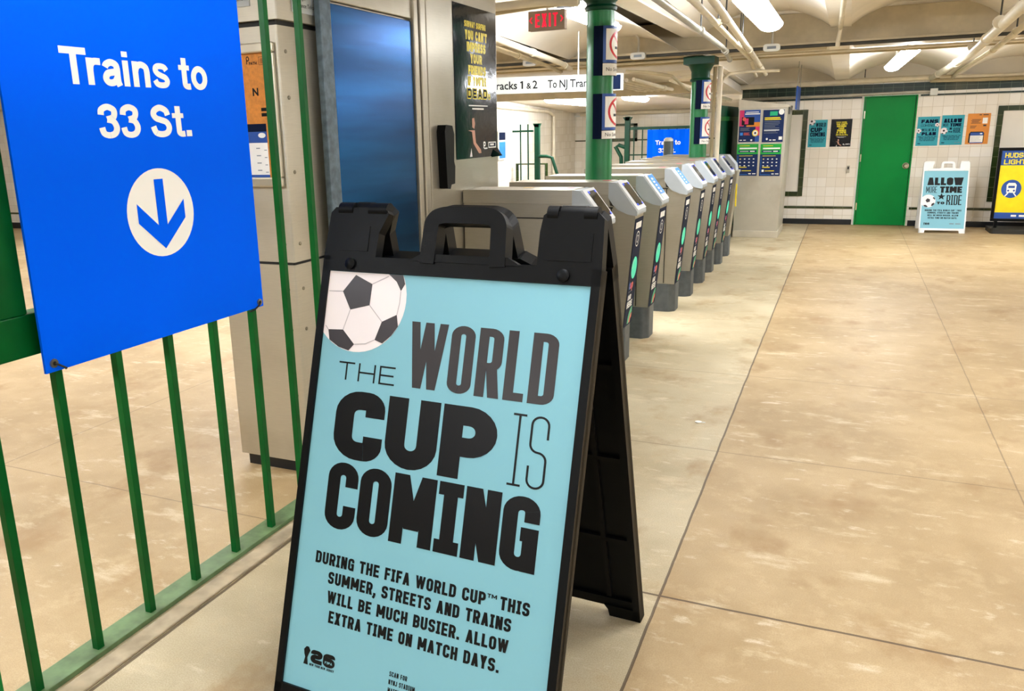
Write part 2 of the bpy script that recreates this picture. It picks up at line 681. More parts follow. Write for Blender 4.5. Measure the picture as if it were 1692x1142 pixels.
def sans(ch, t):
    """bold sans letters for the direction sign; cap height 1 -> (polys, advance)"""
    X = .745
    o = []
    st = lambda p, cl=False, tt=t: o.extend(stroke(p, tt, cl))
    h = t / 2
    if ch == 'T':
        st([(0, 1 - h), (.76, 1 - h)])
        st([(.38, 0), (.38, 1)])
        return o, .74
    if ch == 'r':
        st([(h, 0), (h, X)])
        st(spl([(h, .40), (h + .03, .56), (h + .13, .65), (.42, X - h * .95)]))
        return o, .45
    if ch == 'a':
        st(spl([(.10, .52), (.15, .60), (.29, X - h * .9), (.43, .61), (.47, .50), (.47, .30), (.475, .12), (.52, .0)]))
        st(spl([(.47, .40), (.33, .385), (.17, .34), (.10, .21), (.16, .105), (.28, .085), (.40, .14), (.47, .27)]))
        return o, .66
    if ch == 'i':
        st([(h, 0), (h, X)])
        st([(h, .84), (h, 1.0)])
        return o, .31
    if ch == 'n':
        st([(h, 0), (h, X)])
        st(spl([(h, .45), (h + .06, .60), (.30, X - h * .9), (.45, .59), (.485, .45)]) + [Vector((.485, 0))])
        return o, .68
    if ch == 's':
        st(spl([(.50, .54), (.43, .63), (.29, X - h * .9), (.15, .63), (.11, .53), (.18, .43), (.31, .37), (.45, .31), (.505, .20), (.44, .11), (.29, .085), (.14, .12), (.07, .23)]), tt=t * .93)
        return o, .66
    if ch == 't':
        st(spl([(.21, .97), (.21, .6), (.21, .3), (.215, .14), (.29, .085), (.42, .09)]))
        st([(0, X - h * .8), (.41, X - h * .8)], tt=t * .8)
        return o, .47
    if ch == 'o':
        st(spl([(.315 + .225 * math.cos(2 * PI * k / 12), X / 2 + (X / 2 - h * .9) * math.sin(2 * PI * k / 12)) for k in range(12)], True, 4), True)
        return o, .66
    if ch == '3':
        st(spl([(.09, .68), (.12, .83), (.29, .91), (.46, .84), (.49, .72), (.43, .60), (.26, .545)]), tt=t * .95)
        st(spl([(.26, .545), (.44, .49), (.52, .30), (.45, .14), (.29, .085), (.13, .14), (.08, .31)]), tt=t * .95)
        return o, .66
    if ch == 'S':
        st(spl([(.60, .68), (.54, .83), (.35, .91), (.17, .83), (.12, .70), (.20, .585), (.36, .53), (.54, .46), (.62, .30), (.55, .145), (.36, .085), (.16, .14), (.08, .33)]))
        return o, .76
    if ch == '.':
        st([(.1, 0), (.1, .2)], tt=.2)
        return o, .3
    return o, .3


def sans_text(text, x, y, h, w, t=.19):
    ps, cx = [], 0
    for c in text:
        g, a = sans(c, t)
        ps += [[(q[0] + cx, q[1]) for q in p] for p in g]
        cx += a
    s = w / (cx - .06)
    return [[(x + q[0] * s, y + q[1] * h) for q in p] for p in ps]


BF = {}


def bf(text, x, y, h, w=None, bold=0., align='l'):
    """small sans lettering from Blender's own font -> polygons; h = cap height"""
    key = (text, bold)
    if key not in BF:
        c = bpy.data.curves.new('lettering', 'FONT')
        c.body = text
        c.offset = bold
        c.resolution_u = 2
        o = bpy.data.objects.new('lettering', c)
        COL.objects.link(o)
        bpy.context.view_layer.update()
        me = o.to_mesh()
        vs = [(q.co.x, q.co.y) for q in me.vertices]
        BF[key] = [[vs[i] for i in p.vertices] for p in me.polygons]
        o.to_mesh_clear()
        bpy.data.objects.remove(o)
        bpy.data.curves.remove(c)
    ps = BF[key]
    x0 = min(q[0] for p in ps for q in p)
    x1 = max(q[0] for p in ps for q in p)
    sy = h / .68
    sx = (w / (x1 - x0)) if w else sy
    if align == 'c':
        x -= (x1 - x0) * sx / 2
    return [[(x + (q[0] - x0) * sx, y + q[1] * sy) for q in p] for p in ps]


class Pr:
    """prints flat shapes on a surface given by a mapping (u, v, height) -> world"""

    def __init__(s, fn, eps=.0006, mb=None):
        s.fn, s.eps, s.mb, s.k = fn, eps, mb or MB(), 0

    def poly(s, pts, m, l=1):
        s.k = (s.k + 1) % 40
        vs = [s.fn(p[0], p[1], (l + s.k * .015) * s.eps) for p in pts]
        s.mb.add(vs, [tuple(range(len(vs)))], m)

    def polys(s, ps, m, l=1):
        for p in ps:
            s.poly(p, m, l)

    def rect(s, x0, y0, x1, y1, m, l=1):
        s.poly([(x0, y0), (x1, y0), (x1, y1), (x0, y1)], m, l)

    def ell(s, cx, cy, rx, ry, m, l=1, n=28, a0=0., a1=2 * PI):
        full = a1 - a0 >= 2 * PI - 1e-6
        pts = [(cx + rx * math.cos(a0 + (a1 - a0) * k / n), cy + ry * math.sin(a0 + (a1 - a0) * k / n)) for k in range(n + (0 if full else 1))]
        if not full:
            pts.append((cx, cy))
        s.poly(pts, m, l)

    def ring(s, cx, cy, rx, ry, t, m, l=1, n=28, a0=0., a1=2 * PI):
        for k in range(n):
            a, b = a0 + (a1 - a0) * k / n, a0 + (a1 - a0) * (k + 1) / n
            s.poly([(cx + rx * math.cos(a), cy + ry * math.sin(a)), (cx + rx * math.cos(b), cy + ry * math.sin(b)),
                    (cx + (rx - t) * math.cos(b), cy + (ry - t) * math.sin(b)), (cx + (rx - t) * math.cos(a), cy + (ry - t) * math.sin(a))], m, l)

    def line(s, pts, t, m, l=1):
        s.polys(stroke(pts, t), m, l)

    def lines(s, x0, y0, x1, n, dy, t, m, l=1, ragged=.25):
        for i in range(n):
            s.rect(x0, y0 - i * dy, x1 - (x1 - x0) * ragged * random.random(), y0 - i * dy + t, m, l)


def plane_fn(O, U, V):
    O, U, V = Vector(O), Vector(U).normalized(), Vector(V).normalized()
    N = U.cross(V)
    return lambda u, v, n: O + U * u + V * v + N * n


def clip_poly(pts, ax, val, keep_less):
    out = []
    for i in range(len(pts)):
        a, b = pts[i - 1], pts[i]
        ia = (a[ax] <= val) == keep_less
        ib = (b[ax] <= val) == keep_less
        if ia != ib:
            f = (val - a[ax]) / (b[ax] - a[ax])
            out.append((a[0] + (b[0] - a[0]) * f, a[1] + (b[1] - a[1]) * f))
        if ib:
            out.append(b)
    return out


def football(pr, cx, cy, r, l=2, umin=None, vmax=None, simple=False):
    def c(pts):
        if umin is not None:
            pts = clip_poly(pts, 0, umin, False)
        if vmax is not None and pts:
            pts = clip_poly(pts, 1, vmax, True)
        return pts
    pr.poly(c([(cx + r * math.cos(2 * PI * k / 48), cy + r * math.sin(2 * PI * k / 48)) for k in range(48)]), 'hex', l)
    at = lambda p: (cx + r * p[0], cy + r * p[1])
    pent = [[(-.13, .42), (.25, .27), (.24, -.12), (-.17, -.23), (-.38, .10)],
            [(.58, .47), (.70, .62), (.80, .58), (.88, .47), (.94, .31), (.87, .18), (.76, .34)],
            [(.84, -.25), (.89, -.46), (.77, -.635), (.60, -.79), (.43, -.74), (.54, -.40)],
            [(-.61, -.63), (-.28, -.61), (0, -.86), (-.11, -.985), (-.34, -.935), (-.56, -.82)]]
    for p in pent:
        q = c([at(k) for k in p])
        if len(q) > 2:
            pr.poly(q, 'pent', l + 1)
    if not simple:
        for a, b in (((.25, .27), (.58, .43)), ((.24, -.12), (.54, -.40)), ((-.17, -.23), (-.28, -.61)), ((-.38, .10), (-.69, .09)), ((-.13, .42), (-.15, .47)), ((.87, .18), (.87, -.04)),
                     ((.87, -.04), (.84, -.25)), ((0, -.86), (.24, -.83)), ((.24, -.83), (.43, -.74)), ((-.61, -.63), (-.68, -.56))):
            q = [at(a), at(b)]
            if umin is not None and min(q[0][0], q[1][0]) < umin:
                continue
            if vmax is not None and max(q[0][1], q[1][1]) > vmax:
                continue
            pr.line(q, r * .018, 'seamline', l + 1)


# ================================================================== THE SETTING
def zrib(y):                       # underside of the ceiling ribs
    return .56 if y < 5.955 else .45 - (y - 5.95) * .09 / 3.03


ribs = [-6.4, -5.5, -4.6, -3.7, -2.8, -1.9, -1.0, -.1, .8, 1.7, 2.6]
YS, YE, YL = -6.0, 8.98, 11.2
mb = MB()
mb.add([P(-12, YS, -1), P(2.6, YS, -1), P(2.6, YL, -1), P(-12, YL, -1)], [(0, 1, 2, 3)], 'floor')
mb.box(P(-12, YS, -1.06), P(2.6, YL, -1.01), 'concrete')
struct(mb.build('floor'))

mb = MB()
ys_ = [YS, 0, 3, 5.95, 6.0, 7.5, YE]
for i in range(len(ribs) - 1):
    a, b = ribs[i] + .06, ribs[i + 1] - .06
    n = 14
    prof = [(a + (b - a) * k / n, .13 * math.sin(PI * k / n) ** .8) for k in range(n + 1)]
    yend = ys_ if a > -1.05 else [YS, 0, 3, 6.35, 6.4]
    vs = [P(x, y, zrib(y) + h + .01) for y in yend for x, h in prof]
    m_ = n + 1
    fs = [(j * m_ + k, (j + 1) * m_ + k, (j + 1) * m_ + k + 1, j * m_ + k + 1) for j in range(len(yend) - 1) for k in range(n)]
    mb.add(vs, fs, 'ceil')
for x in ribs:
    yend = [YS, 5.95, 5.96, YE] if x > -1.05 else [YS, 5.95, 5.96, 6.4]
    for j in range(len(yend) - 1):
        y0, y1 = yend[j], yend[j + 1]
        q = [P(x - .06, y0, zrib(y0)), P(x + .06, y0, zrib(y0)), P(x + .06, y1, zrib(y1)), P(x - .06, y1, zrib(y1))]
        mb.prism(q, (0, 0, .09), 'ceil')
# lower sloping soffit over the far left area, and the slab above everything
mb.prism([P(-3.4, 6.4, .38), P(-1.0, 6.4, .38), P(-1.0, YL, .188), P(-3.4, YL, .188)], (0, 0, .1), 'ceil')
mb.box(P(-12, YS, .68), P(2.6, YL, .72), 'ceil')
ce = struct(mb.build('ceiling', smooth=True))
mb = MB()
mb.kbox(-3.4, 2.6, 5.95, 6.35, .475, .66, 'girder')
mb.kbox(-3.4, 2.6, 5.90, 6.40, .465, .48, 'girder')
struct(mb.build('trim_1', bevel=.004))
mb = MB()
mb.kbox(-3.4, -1.02, 7.3, 7.45, .25, .36, 'pipe_tan')
struct(mb.build('trim_2', bevel=.004))
mb = MB()
mb.kbox(-12, -3.4, 6.36, 6.9, .36, .68, 'girder')
struct(mb.build('trim_3'))

# far wall with its door opening
mb = MB()
DX0, DX1, DZ = .105, .552, .207
for a, b, c, d in ((-1.0, DX0, -1, .68), (DX1, 2.6, -1, .68), (DX0, DX1, DZ, .68)):
    mb.kbox(a, b, YE, YE + .12, c, d, 'tile')
struct(mb.build('wall_far'))
struct(MB().kbox(-3.4, -1.0, YL, YL + .1, -1, .68, 'tile_plain').build('wall_back'))
struct(MB().kbox(-1.04, -1.0, YE + .12, YL, -1, .68, 'tile_side').build('wall_inner'))
struct(MB().kbox(-3.5, -3.4, 6.85, YL, -1, .68, 'tile_side').build('wall_left'))
struct(MB().kbox(-12, -3.5, 6.85, 6.95, -1, .68, 'tile_plain').build('wall_annex'))
struct(MB().kbox(-12.1, -12, YS, 6.9, -1, .68, 'tile_side').build('wall_outer'))
struct(MB().kbox(2.6, 2.7, YS, YE, -1, .68, 'tile_side').build('wall_right'))
struct(MB().kbox(-12, 2.6, YS - .1, YS, -1, .68, 'tile_plain').build('wall_behind'))
# dark tile bands and baseboards on the far wall
yw = YE
n_t = [3]


def trim(x0, x1, z0, z1, m='tile_green', th=.008, y=None, nm='trim_%d'):
    n_t[0] += 1
    yy = yw if y is None else y
    return struct(MB().kbox(x0, x1, yy - th, yy, z0, z1, m).build(nm % n_t[0] if '%' in nm else nm))


trim(-1.0, 2.6, .235, .315)
trim(-1.0, DX0 - .02, .192, .208)
trim(DX1 + .02, 2.6, .192, .208)
trim(-1.0, DX0 - .02, -.845, -.823, 'tile_olive')
trim(DX1 + .02, 2.6, -.845, -.823, 'tile_olive')
trim(-1.0, DX0 - .02, -1, -.948, 'base', .012, nm='baseboard_left')
trim(DX1 + .02, 2.6, -1, -.948, 'base', .012, nm='baseboard_right')
trim(-12, -3.5, -1, -.93, 'base', .012, 6.85, nm='baseboard_annex')
trim(-12, -3.5, -.83, -.81, 'tile_olive', .008, 6.85)
trim(-1.0, 2.6, .345, .68, 'ceil', .012)
# the two tile-framed panels in the far wall
for (x0, x1, z0, z1) in ((-.95, -.379, -.725, .105), (1.195, 2.2, -.765, .085)):
    mb = MB()
    w = .045
    mb.kbox(x0, x1, yw - .012, yw, z1 - w, z1, 'tile_olive')
    mb.kbox(x0, x1, yw - .012, yw, z0, z0 + w, 'tile_olive')
    mb.kbox(x0, x0 + w, yw - .012, yw, z0 + w, z1 - w, 'tile_olive')
    mb.kbox(x1 - w, x1, yw - .012, yw, z0 + w, z1 - w, 'tile_olive')
    mb.kbox(x0 + w, x1 - w, yw - .004, yw, z0 + w, z1 - w, 'ceil')
    n_t[0] += 1
    struct(mb.build('trim_%d' % n_t[0]))
# door
d1 = struct(MB().kbox(.1205, .5375, YE + .006, YE + .035, -.998, .197, 'green_door').build('door_1', bevel=.003))
mb = MB()
mb.kbox(DX0, .117, YE - .012, YE + .1, -1, DZ, 'green_door')
mb.kbox(.541, DX1, YE - .012, YE + .1, -1, DZ, 'green_door')
mb.kbox(.117, .541, YE - .012, YE + .1, .199, DZ, 'green_door')
mb.kbox(DX0 - .012, DX0, YE - .006, YE, -1, DZ + .01, 'white_box')
mb.build('door_frame', d1)
for z in (.04, -.36, -.82):
    MB().kbox(.112, .122, YE - .016, YE + .006, z - .035, z + .035, 'brass').build('hinge', d1)
mb = MB()
c = P(.508, YE, -.435)
mb.tube([c + Vector((0, .01, 0)), c + Vector((0, -.01, 0))], .042, 'brass', 20)
mb.tube([c + Vector((0, -.01, 0)), c + Vector((0, -.04, 0)), c + Vector((0, -.06, 0)), c + Vector((0, -.075, 0))], [.016, .016, .034, .022], 'brass', 16)
mb.build('knob', d1, smooth=True)
# wall frame behind the turnstiles on the back wall
mb = MB()
for (x0, x1, z0, z1) in ((-2.92, -2.87, -.2, .03), (-2.6, -2.55, -.2, .03), (-2.92, -2.55, -.2, -.16), (-2.92, -2.55, -.0, .03)):
    mb.kbox(x0, x1, YL - .02, YL, z0, z1, 'tile_olive')
n_t[0] += 1
struct(mb.build('trim_%d' % n_t[0]))
trim(-3.4, -1.04, -.19, -.175, 'tile_olive', .01, YL)
trim(-3.4, -1.04, .135, .155, 'white_box', .05, YL)

# ================================================================== LAMPS
LAMPS = []


def lamp(x0, y0, z0, x1, y1, z1, w, label, m='lamp'):
    a, b = P(x0, y0, z0), P(x1, y1, z1)
    r = thing('tube_lamp', (a + b) / 2, label, 'lamp', 'ceiling tube lamps')
    d = (b - a).normalized()
    s = Vector((d.y, -d.x, 0)).normalized() * w / 2
    u = s.cross(d).normalized()
    if u.z < 0:
        u = -u
    mb = MB()
    n = 8
    # rounded diffuser
    prof = [(math.cos(PI + PI * k / n), math.sin(PI + PI * k / n)) for k in range(n + 1)]
    q = [a + s * px + u * (py * w * .32) for px, py in prof]
    mb.prism(q, b - a, m)
    mb.build('diffuser', r, smooth=True)
    mb = MB()
    mb.prism([a + s * .87, a - s * .87, a - s * .7 + u * .03, a + s * .7 + u * .03], b - a, 'lampbody')
    mb.build('housing', r)
    for f in (.2, .8):
        c = a + (b - a) * f + u * .03
        MB().tube([c, c + Vector((0, 0, .12))], .008, 'conduit', 8).build('hanger', r)


lamp(-.44, 3.95, .52, -.44, 5.07, .52, .20, 'large bright tube lamp cut by the top edge of the photo, above the aisle', 'lamp')
lamp(.329, 6.5, .438, .262, 7.55, .392, .17, 'tube lamp hung beyond the girder, nearer the green door', 'lamp_bright')
lamp(-1.275, 4.02, .55, -1.275, 4.9, .55, .16, 'tube lamp lit beside the exit sign, partly behind the front green column', 'lamp_bright')
lamp(-2.25, 6.75, .43, -2.25, 7.25, .43, .14, 'small tube lamp glimpsed just above the overhead tracks sign', 'lamp_bright')
lamp(-2.66, 7.9, .268, -2.72, 9.3, .262, .16, 'tube lamp under the low left soffit, behind the overhead tracks sign', 'lamp_bright')
lamp(-1.98, 8.2, .272, -1.92, 8.7, .262, .16, 'short tube lamp over the far blue sign, under the low soffit', 'lamp_bright')
HIDDEN = 'unseen tube lamp added out of view to light the station'  # lamps added out of sight to brighten the hall and side areas
for x, y in ((-.44, 1.1), (-.44, -1.4), (-.44, -3.9), (.45, 2.0), (.45, -.6), (.45, -3.2), (1.3, 3.3), (1.3, .6), (-1.9, .4), (-1.9, -2.2), (-2.6, 3.6), (-4.2, 2.0), (-4.2, 5.0), (-6.5, 3.5), (-6.5, 5.5), (1.75, 7.0)):
    lamp(x, y - .5, .52 if y < 6 else .40, x, y + .5, .52 if y < 6 else .39, .18, HIDDEN, 'lamp' if y < 3 and x > -1 else 'lamp_strong' if x > -1 else 'lamp_bright')

# ================================================================== FENCE AND BLUE SIGN
fence = thing('railing', P(-1.3, 1.4, -1), 'green steel bar fence in the left foreground, nearest the camera', 'fence')
XB = -1.30
for i, y in enumerate([.858 + .141 * k for k in range(8)]):
    b_ = MB()
    b_.kbox(XB, XB + .016, y, y + .016, -.992, .56, 'green_bar')
    b_.build('bar', fence, bevel=.0015)
MB().kbox(XB - .030, XB + .027, .70, 2.05, -.999, -.988, 'green_rail').build('bottom_rail', fence, bevel=.002)
MB().kbox(XB - .012, XB + .028, .70, 2.05, .545, .585, 'green_bar').build('top_rail', fence, bevel=.003)
MB().kbox(XB - .055, XB + .006, .735, .806, -1, .58, 'green_lit').build('end_post', fence, bevel=.006)
MB().kbox(XB - .047, XB - .004, .86, .978, -.296, .5, 'green_bar').build('stile', fence, bevel=.004)
MB().kbox(XB - .047, XB - .004, .70, 1.25, -.372, -.296, 'green_bar').build('mid_rail', fence, bevel=.004)
tag(MB().kbox(-1.262, -1.216, .3, 2.1, -1.0, -.9935, 'concrete').build('curb', bevel=.006), 'low concrete curb strip along the foot of the green bar fence', 'curb')

SX = -1.276
sy0, sy1, sz0, sz1 = .975, 1.598, -.404, .50
sg = thing('direction_sign', P(SX, (sy0 + sy1) / 2, sz0), 'large blue sign board reading trains to 33 St tied to the near fence', 'sign')
mb = MB()
mb.kbox(SX - .006, SX, sy0, sy1, sz0, sz1, 'blue_sign')
mb.build('board', sg, bevel=.001)
pr = Pr(plane_fn(P(SX, 0, 0), (0, 1, 0), (0, 0, 1)), .0008)
k = K
UV = lambda y, z: (y * K, z * K)


def ksans(text, y0, y1, z0, h):
    return [[(q[0], q[1]) for q in p] for p in sans_text(text, y0 * K, z0 * K, h * K, (y1 - y0) * K)]


pr.polys(ksans('Trains to', 1.098, 1.472, .100, .064), 'white_print')
pr.polys(ksans('33 St.', 1.166, 1.414, .004, .063), 'white_print')
pr.mb.build('lettering', sg)
pr = Pr(plane_fn(P(SX, 0, 0), (0, 1, 0), (0, 0, 1)), .0008)
pr.ell(1.298 * K, -.147 * K, .0925 * K, .0895 * K, 'white_print', 1, 48)
for q in ([(1.285, -.079), (1.310, -.079), (1.310, -.205), (1.285, -.205)],
          [(1.298, -.183), (1.3635, -.124), (1.3635, -.163), (1.298, -.221)], [(1.298, -.183), (1.298, -.221), (1.2325, -.163), (1.2325, -.124)]):
    pr.poly([(a * K, b * K) for a, b in q], 'blue_sign', 2)
pr.mb.build('arrow_symbol', sg)
for y, z, s in ((.993, -.388, 1), (1.583, -.392, -1), (.993, .48, 1), (1.583, .48, -1)):
    mb = MB()
    c = P(SX, y, z)
    mb.tube([c + Vector((-.006, 0, 0)), c + Vector((.004, 0, 0))], [.014, .012], 'screw', 16)
    mb.tube([c + Vector((.0041, 0, 0)), c + Vector((.0046, 0, 0))], .006, 'black_gap', 12)
    g_ = mb.build('grommet', sg, smooth=True)
    mb = MB()
    mb.tube([c + Vector((.006, 0, 0)), c + Vector((.01, s * .012, -.008)), c + Vector((.004, s * .035, -.022)), c + Vector((-.012, s * .045, -.028))], .003, 'black_gap', 6)
    mb.build('cable_tie', g_)

# ================================================================== STEEL COLUMN AND BOOTH
colm = thing('steel_column', P(-1.58, 2.0, -1), 'stainless steel equipment column behind the near fence with a framed notice', 'column')
X0, X1, Y0, Y1 = -1.66, -1.402, 1.91, 2.105
cz = -.355
mb = MB()


def chamfer_col(mb, z0, z1, m, g=0., c=.003):
    pts = [P(X0 - g, Y0 - g, z0), P(X1 - c + g, Y0 - g, z0), P(X1 + g, Y0 + c - g, z0), P(X1 + g, Y1, z0), P(X0 - g, Y1, z0)]
    mb.prism(pts, (0, 0, K * (z1 - z0)), m)


chamfer_col(mb, -.963, cz - .004, 'steel_col')
mb.build('lower_shell', colm, bevel=.003)
mb = MB()
chamfer_col(mb, cz + .004, .285, 'steel_col')
mb.build('middle_shell', colm, bevel=.003)
mb = MB()
chamfer_col(mb, .298, .60, 'steel_col', .013)
mb.build('upper_shell', colm, bevel=.006)
mb = MB()
chamfer_col(mb, cz - .006, cz + .006, 'black_gap', -.004)
chamfer_col(mb, .283, .300, 'black_gap', -.004)
mb.build('seam', colm)
mb = MB()
mb.kbox(X0 + .02, X1 - .008, Y0 + .010, Y1, -1, -.962, 'base')
mb.build('recessed_base', colm)
for z in (-.93, -.75, -.55, -.43, -.30, -.10, .10, .22):
    for (dx, dy, nx, ny) in ((-.028, 0, 0, -1), (0, .032, 1, 0)):
        c = P(X1 + dx, Y0 + dy, z)
        n = Vector((nx, ny, 0))
        MB().tube([c - n * .002, c + n * .003, c + n * .004], [.008, .008, .004], 'screw', 10).build('screw', colm)
# framed notice on the column's front face
fr = thing('notice_board', P(-1.52, Y0, -.14), 'silver snap frame holding an orange and white notice on the steel column', 'notice')
mb = MB()
fx0, fx1, fz0, fz1, fy = -1.64, -1.4125, -.138, .243, Y0
w = .026
for a, b, c, d in ((fx0, fx1, fz1 - w, fz1), (fx0, fx1, fz0, fz0 + w), (fx0, fx0 + w, fz0 + w, fz1 - w), (fx1 - w, fx1, fz0 + w, fz1 - w)):
    mb.kbox(a, b, fy - .016, fy, c, d, 'frame_al')
mb.build('frame', fr, bevel=.006)
pr = Pr(plane_fn(P(0, fy - .003, 0), (1, 0, 0), (0, 0, 1)), .0006)
R = lambda a, b, c, d, m, l=1: pr.rect(a * K, b * K, c * K, d * K, m, l)
R(fx0 + w, .035, fx1 - w, fz1 - w, 'orange_board')
R(fx0 + w, fz0 + w, fx1 - w, .035, 'orange_board')
R(-1.6240, -.018, -1.4590, .033, 'royal', 2)
R(-1.6240, .012, -1.4590, .033, 'navy', 3)
R(-1.6240, -.105, -1.4590, -.018, 'paper', 2)
R(-1.6240, -.114, -1.4590, -.105, 'royal', 2)
pr.polys(bf('PATH', -1.4990 * K, .188 * K, .011, bold=.03), 'ink', 2)
pr.ring(-1.5030 * K, .204 * K, .008, .010, .004, 'ink', 2, 14)
pr.line([(-1.5065 * K, .204 * K), (-1.5065 * K, .190 * K)], .004, 'ink', 2)
pr.polys(bf('N', -1.4950 * K, .108 * K, .028, bold=.04), 'ink', 2)
for i in range(2):
    R(-1.4710, .052 + i * .014, -1.4490, .061 + i * .014, 'ink', 2)
pr.line([(-1.4660 * K, .187 * K), (-1.4440 * K, .187 * K), (-1.4440 * K, .207 * K), (-1.4660 * K, .207 * K), (-1.4660 * K, .187 * K)], .0015, 'ink', 2)
pr.lines(-1.4620 * K, .201 * K, -1.4470 * K, 4, .005, .0018, 'ink', 3)
pr.ell(-1.4755 * K, .002 * K, .019, .0105, 'white_print', 4, 20)
for i in range(4):
    pr.lines(-1.4990 * K, (-.034 - i * .02) * K, (-1.4840 + .0 * i) * K, 1, .01, .004, 'greyink', 3)
    pr.lines(-1.4720 * K, (-.039 - i * .02) * K, -1.4620 * K, 1, .01, .003, 'greyink', 3)
pr.mb.build('notice', fr)
# telephone name plates on the upper shell
for i in range(2):
    if i == 0:
        O, U = P(-1.625, Y0 - .0134, .335), (1, 0, 0)
        lab = 'white passenger assistance telephone plate on the front of the steel column'
    else:
        O, U = P(X1 + .0134, Y0 + .055, .322), (0, 1, 0)
        lab = 'white passenger assistance telephone plate on the side of the steel column'
    fn = plane_fn(O, U, (0, 0, 1))
    mb = MB()
    W_ = .23 if i == 0 else .20
    mb.prism([fn(0, 0, 0), fn(W_, 0, 0), fn(W_, .16, 0), fn(0, .16, 0)], fn(0, 0, .004) - fn(0, 0, 0), 'grey_box')
    pr = Pr(fn, .0008, mb)
    pr.polys(bf('Passenger', .008 if i else .09, .052, .016), 'ink', 6)
    pr.polys(bf('Assistance Telephone', .008 if i else .012, .022, .016, .19 if i else .215), 'ink', 6)
    tag(mb.build('name_plate'), lab, 'sign')

post = MB().kbox(-1.376, -1.356, 2.052, 2.108, -1, .60, 'galv').build('steel_post', bevel=.004)
tag(post, 'grey galvanised end post between the green fence and the blue panel', 'post')

BX = -1.36
booth = thing('ticket_booth', P(BX - .2, 2.7, -1), 'stainless steel booth with a blue panel, standing before the turnstiles', 'booth')
mb = MB()
mb.kbox(BX - .34, BX - .012, 2.112, 3.352, -1, .66, 'steel_b')
mb.build('body', booth, bevel=.004)
mb = MB()
mb.kbox(BX - .012, BX - .001, 2.114, 2.60, -.80, .359, 'blue_film')
mb.build('blue_panel', booth, bevel=.004)
mb = MB()
mb.kbox(BX - .012, BX, 2.112, 2.66, .365, .66, 'steel_b')
mb.kbox(BX - .012, BX, 2.112, 2.66, -.95, -.805, 'steel_b')
mb.kbox(BX - .012, BX + .008, 2.604, 2.635, -.95, .66, 'steel')
mb.kbox(BX - .012, BX + .014, 2.640, 2.672, -.95, .66, 'steel_b')
mb.kbox(BX - .012, BX + .004, 2.676, 2.700, -.95, .66, 'steel')
mb.build('door_frame', booth, bevel=.005)
mb = MB()
mb.kbox(BX - .012, BX, 2.712, 3.352, -.95, .66, 'steel_b')
mb.build('side_panel', booth, bevel=.004)
mb = MB()
hz0, hz1 = -.205, .018
hp = [(2.775, hz0), (2.80, hz0 - .004), (2.835, hz0 + .05), (2.845, hz1 - .03), (2.83, hz1), (2.775, hz1 + .004), (2.765, hz1 - .02)]
mb.prism([P(BX, y, z) for y, z in hp], (.05, 0, 0), 'plastic')
mb.prism([P(BX, 2.83, hz0 + .01), P(BX, 2.862, hz0 + .012), P(BX, 2.868, -.13), P(BX, 2.85, -.09), P(BX, 2.835, -.1)], (.035, 0, 0), 'plastic')
mb.build('handle', booth, bevel=.008)


# ---------------------------------------------------------------- posters
def subway_poster(fn, w, h, name, label, cat='poster', curl=False, eps=.0006):
    mb = MB()
    mb.prism([fn(0, 0, 0), fn(w, 0, 0), fn(w, h, 0), fn(0, h, 0)], fn(0, 0, .002) - fn(0, 0, 0), 'gloss_black')
    pr = Pr(lambda u, v, n: fn(u * w, v * h, n + .002), eps, mb)
    Y = 'yellow_ink'
    a = h / w
    C = lambda s, x, y, hh, ww, t: pr.polys(caps(s, x, y, hh, ww, t, t / a * 1.1, t * .3, plain=True), Y, 1)
    C('SUBWAY SURFING', .24, .865, .040, .50, .013)
    C("YOU CAN'T", .25, .785, .062, .52, .024)
    C('IMPRESS', .29, .710, .062, .44, .024)
    C('YOUR', .36, .635, .062, .28, .024)
    C('FRIENDS', .31, .560, .062, .42, .024)
    C("IF YOU'RE", .30, .487, .062, .44, .024)
    # DEAD. in outline: yellow with dark inside
    C('DEAD.', .27, .40, .074, .56, .046)
    pr.polys(caps('DEAD.', .282, .407, .060, .54, .018, .018 / a, .040), 'navy', 2)
    pr.rect(.30, .352, .76, .360, 'white_print', 1)
    pr.rect(.38, .330, .66, .340, 'white_print', 1)
    # seated figure reduced to plain patches
    pr.poly([(.37, .27), (.42, .275), (.44, .235), (.42, .20), (.37, .21)], 'skin', 1)
    pr.poly([(.27, .19), (.36, .18), (.39, .10), (.52, .03), (.58, .03), (.57, .055), (.45, .105), (.43, .19)], 'skin', 1)
    pr.poly([(.30, .01), (.34, .07), (.36, .01)], 'hex', 1)
    # marks at the lower right
    pr.rect(.76, .062, .96, .105, 'white_print', 1)
    pr.rect(.775, .070, .945, .097, 'navy', 2)
    pr.rect(.80, .078, .90, .092, 'white_print', 3)
    pr.ring(.665, .092, .028, .018, .012, 'white_print', 1, 14)
    pr.rect(.637, .062, .652, .108, 'white_print', 1)
    pr.rect(.655, .056, .735, .066, 'white_print', 1)
    if curl:
        mb.add([fn(w * .88, h * .05, .003), fn(w, h * .06, .003), fn(w * 1.035, h * .0, .028), fn(w * .82, -h * .006, .006)], [(0, 3, 2, 1), (0, 1, 2, 3)], 'gloss_black')
    return tag(mb.build(name), label, cat)


pz0, pz1 = -.108, .459
subway_poster(plane_fn(P(BX + .0008, 2.927, pz0), (0, 1, 0), (0, 0, 1)), (3.341 - 2.927) * K, (pz1 - pz0) * K, 'poster',
              'glossy black poster with yellow lettering on the steel booth in the foreground', curl=True)


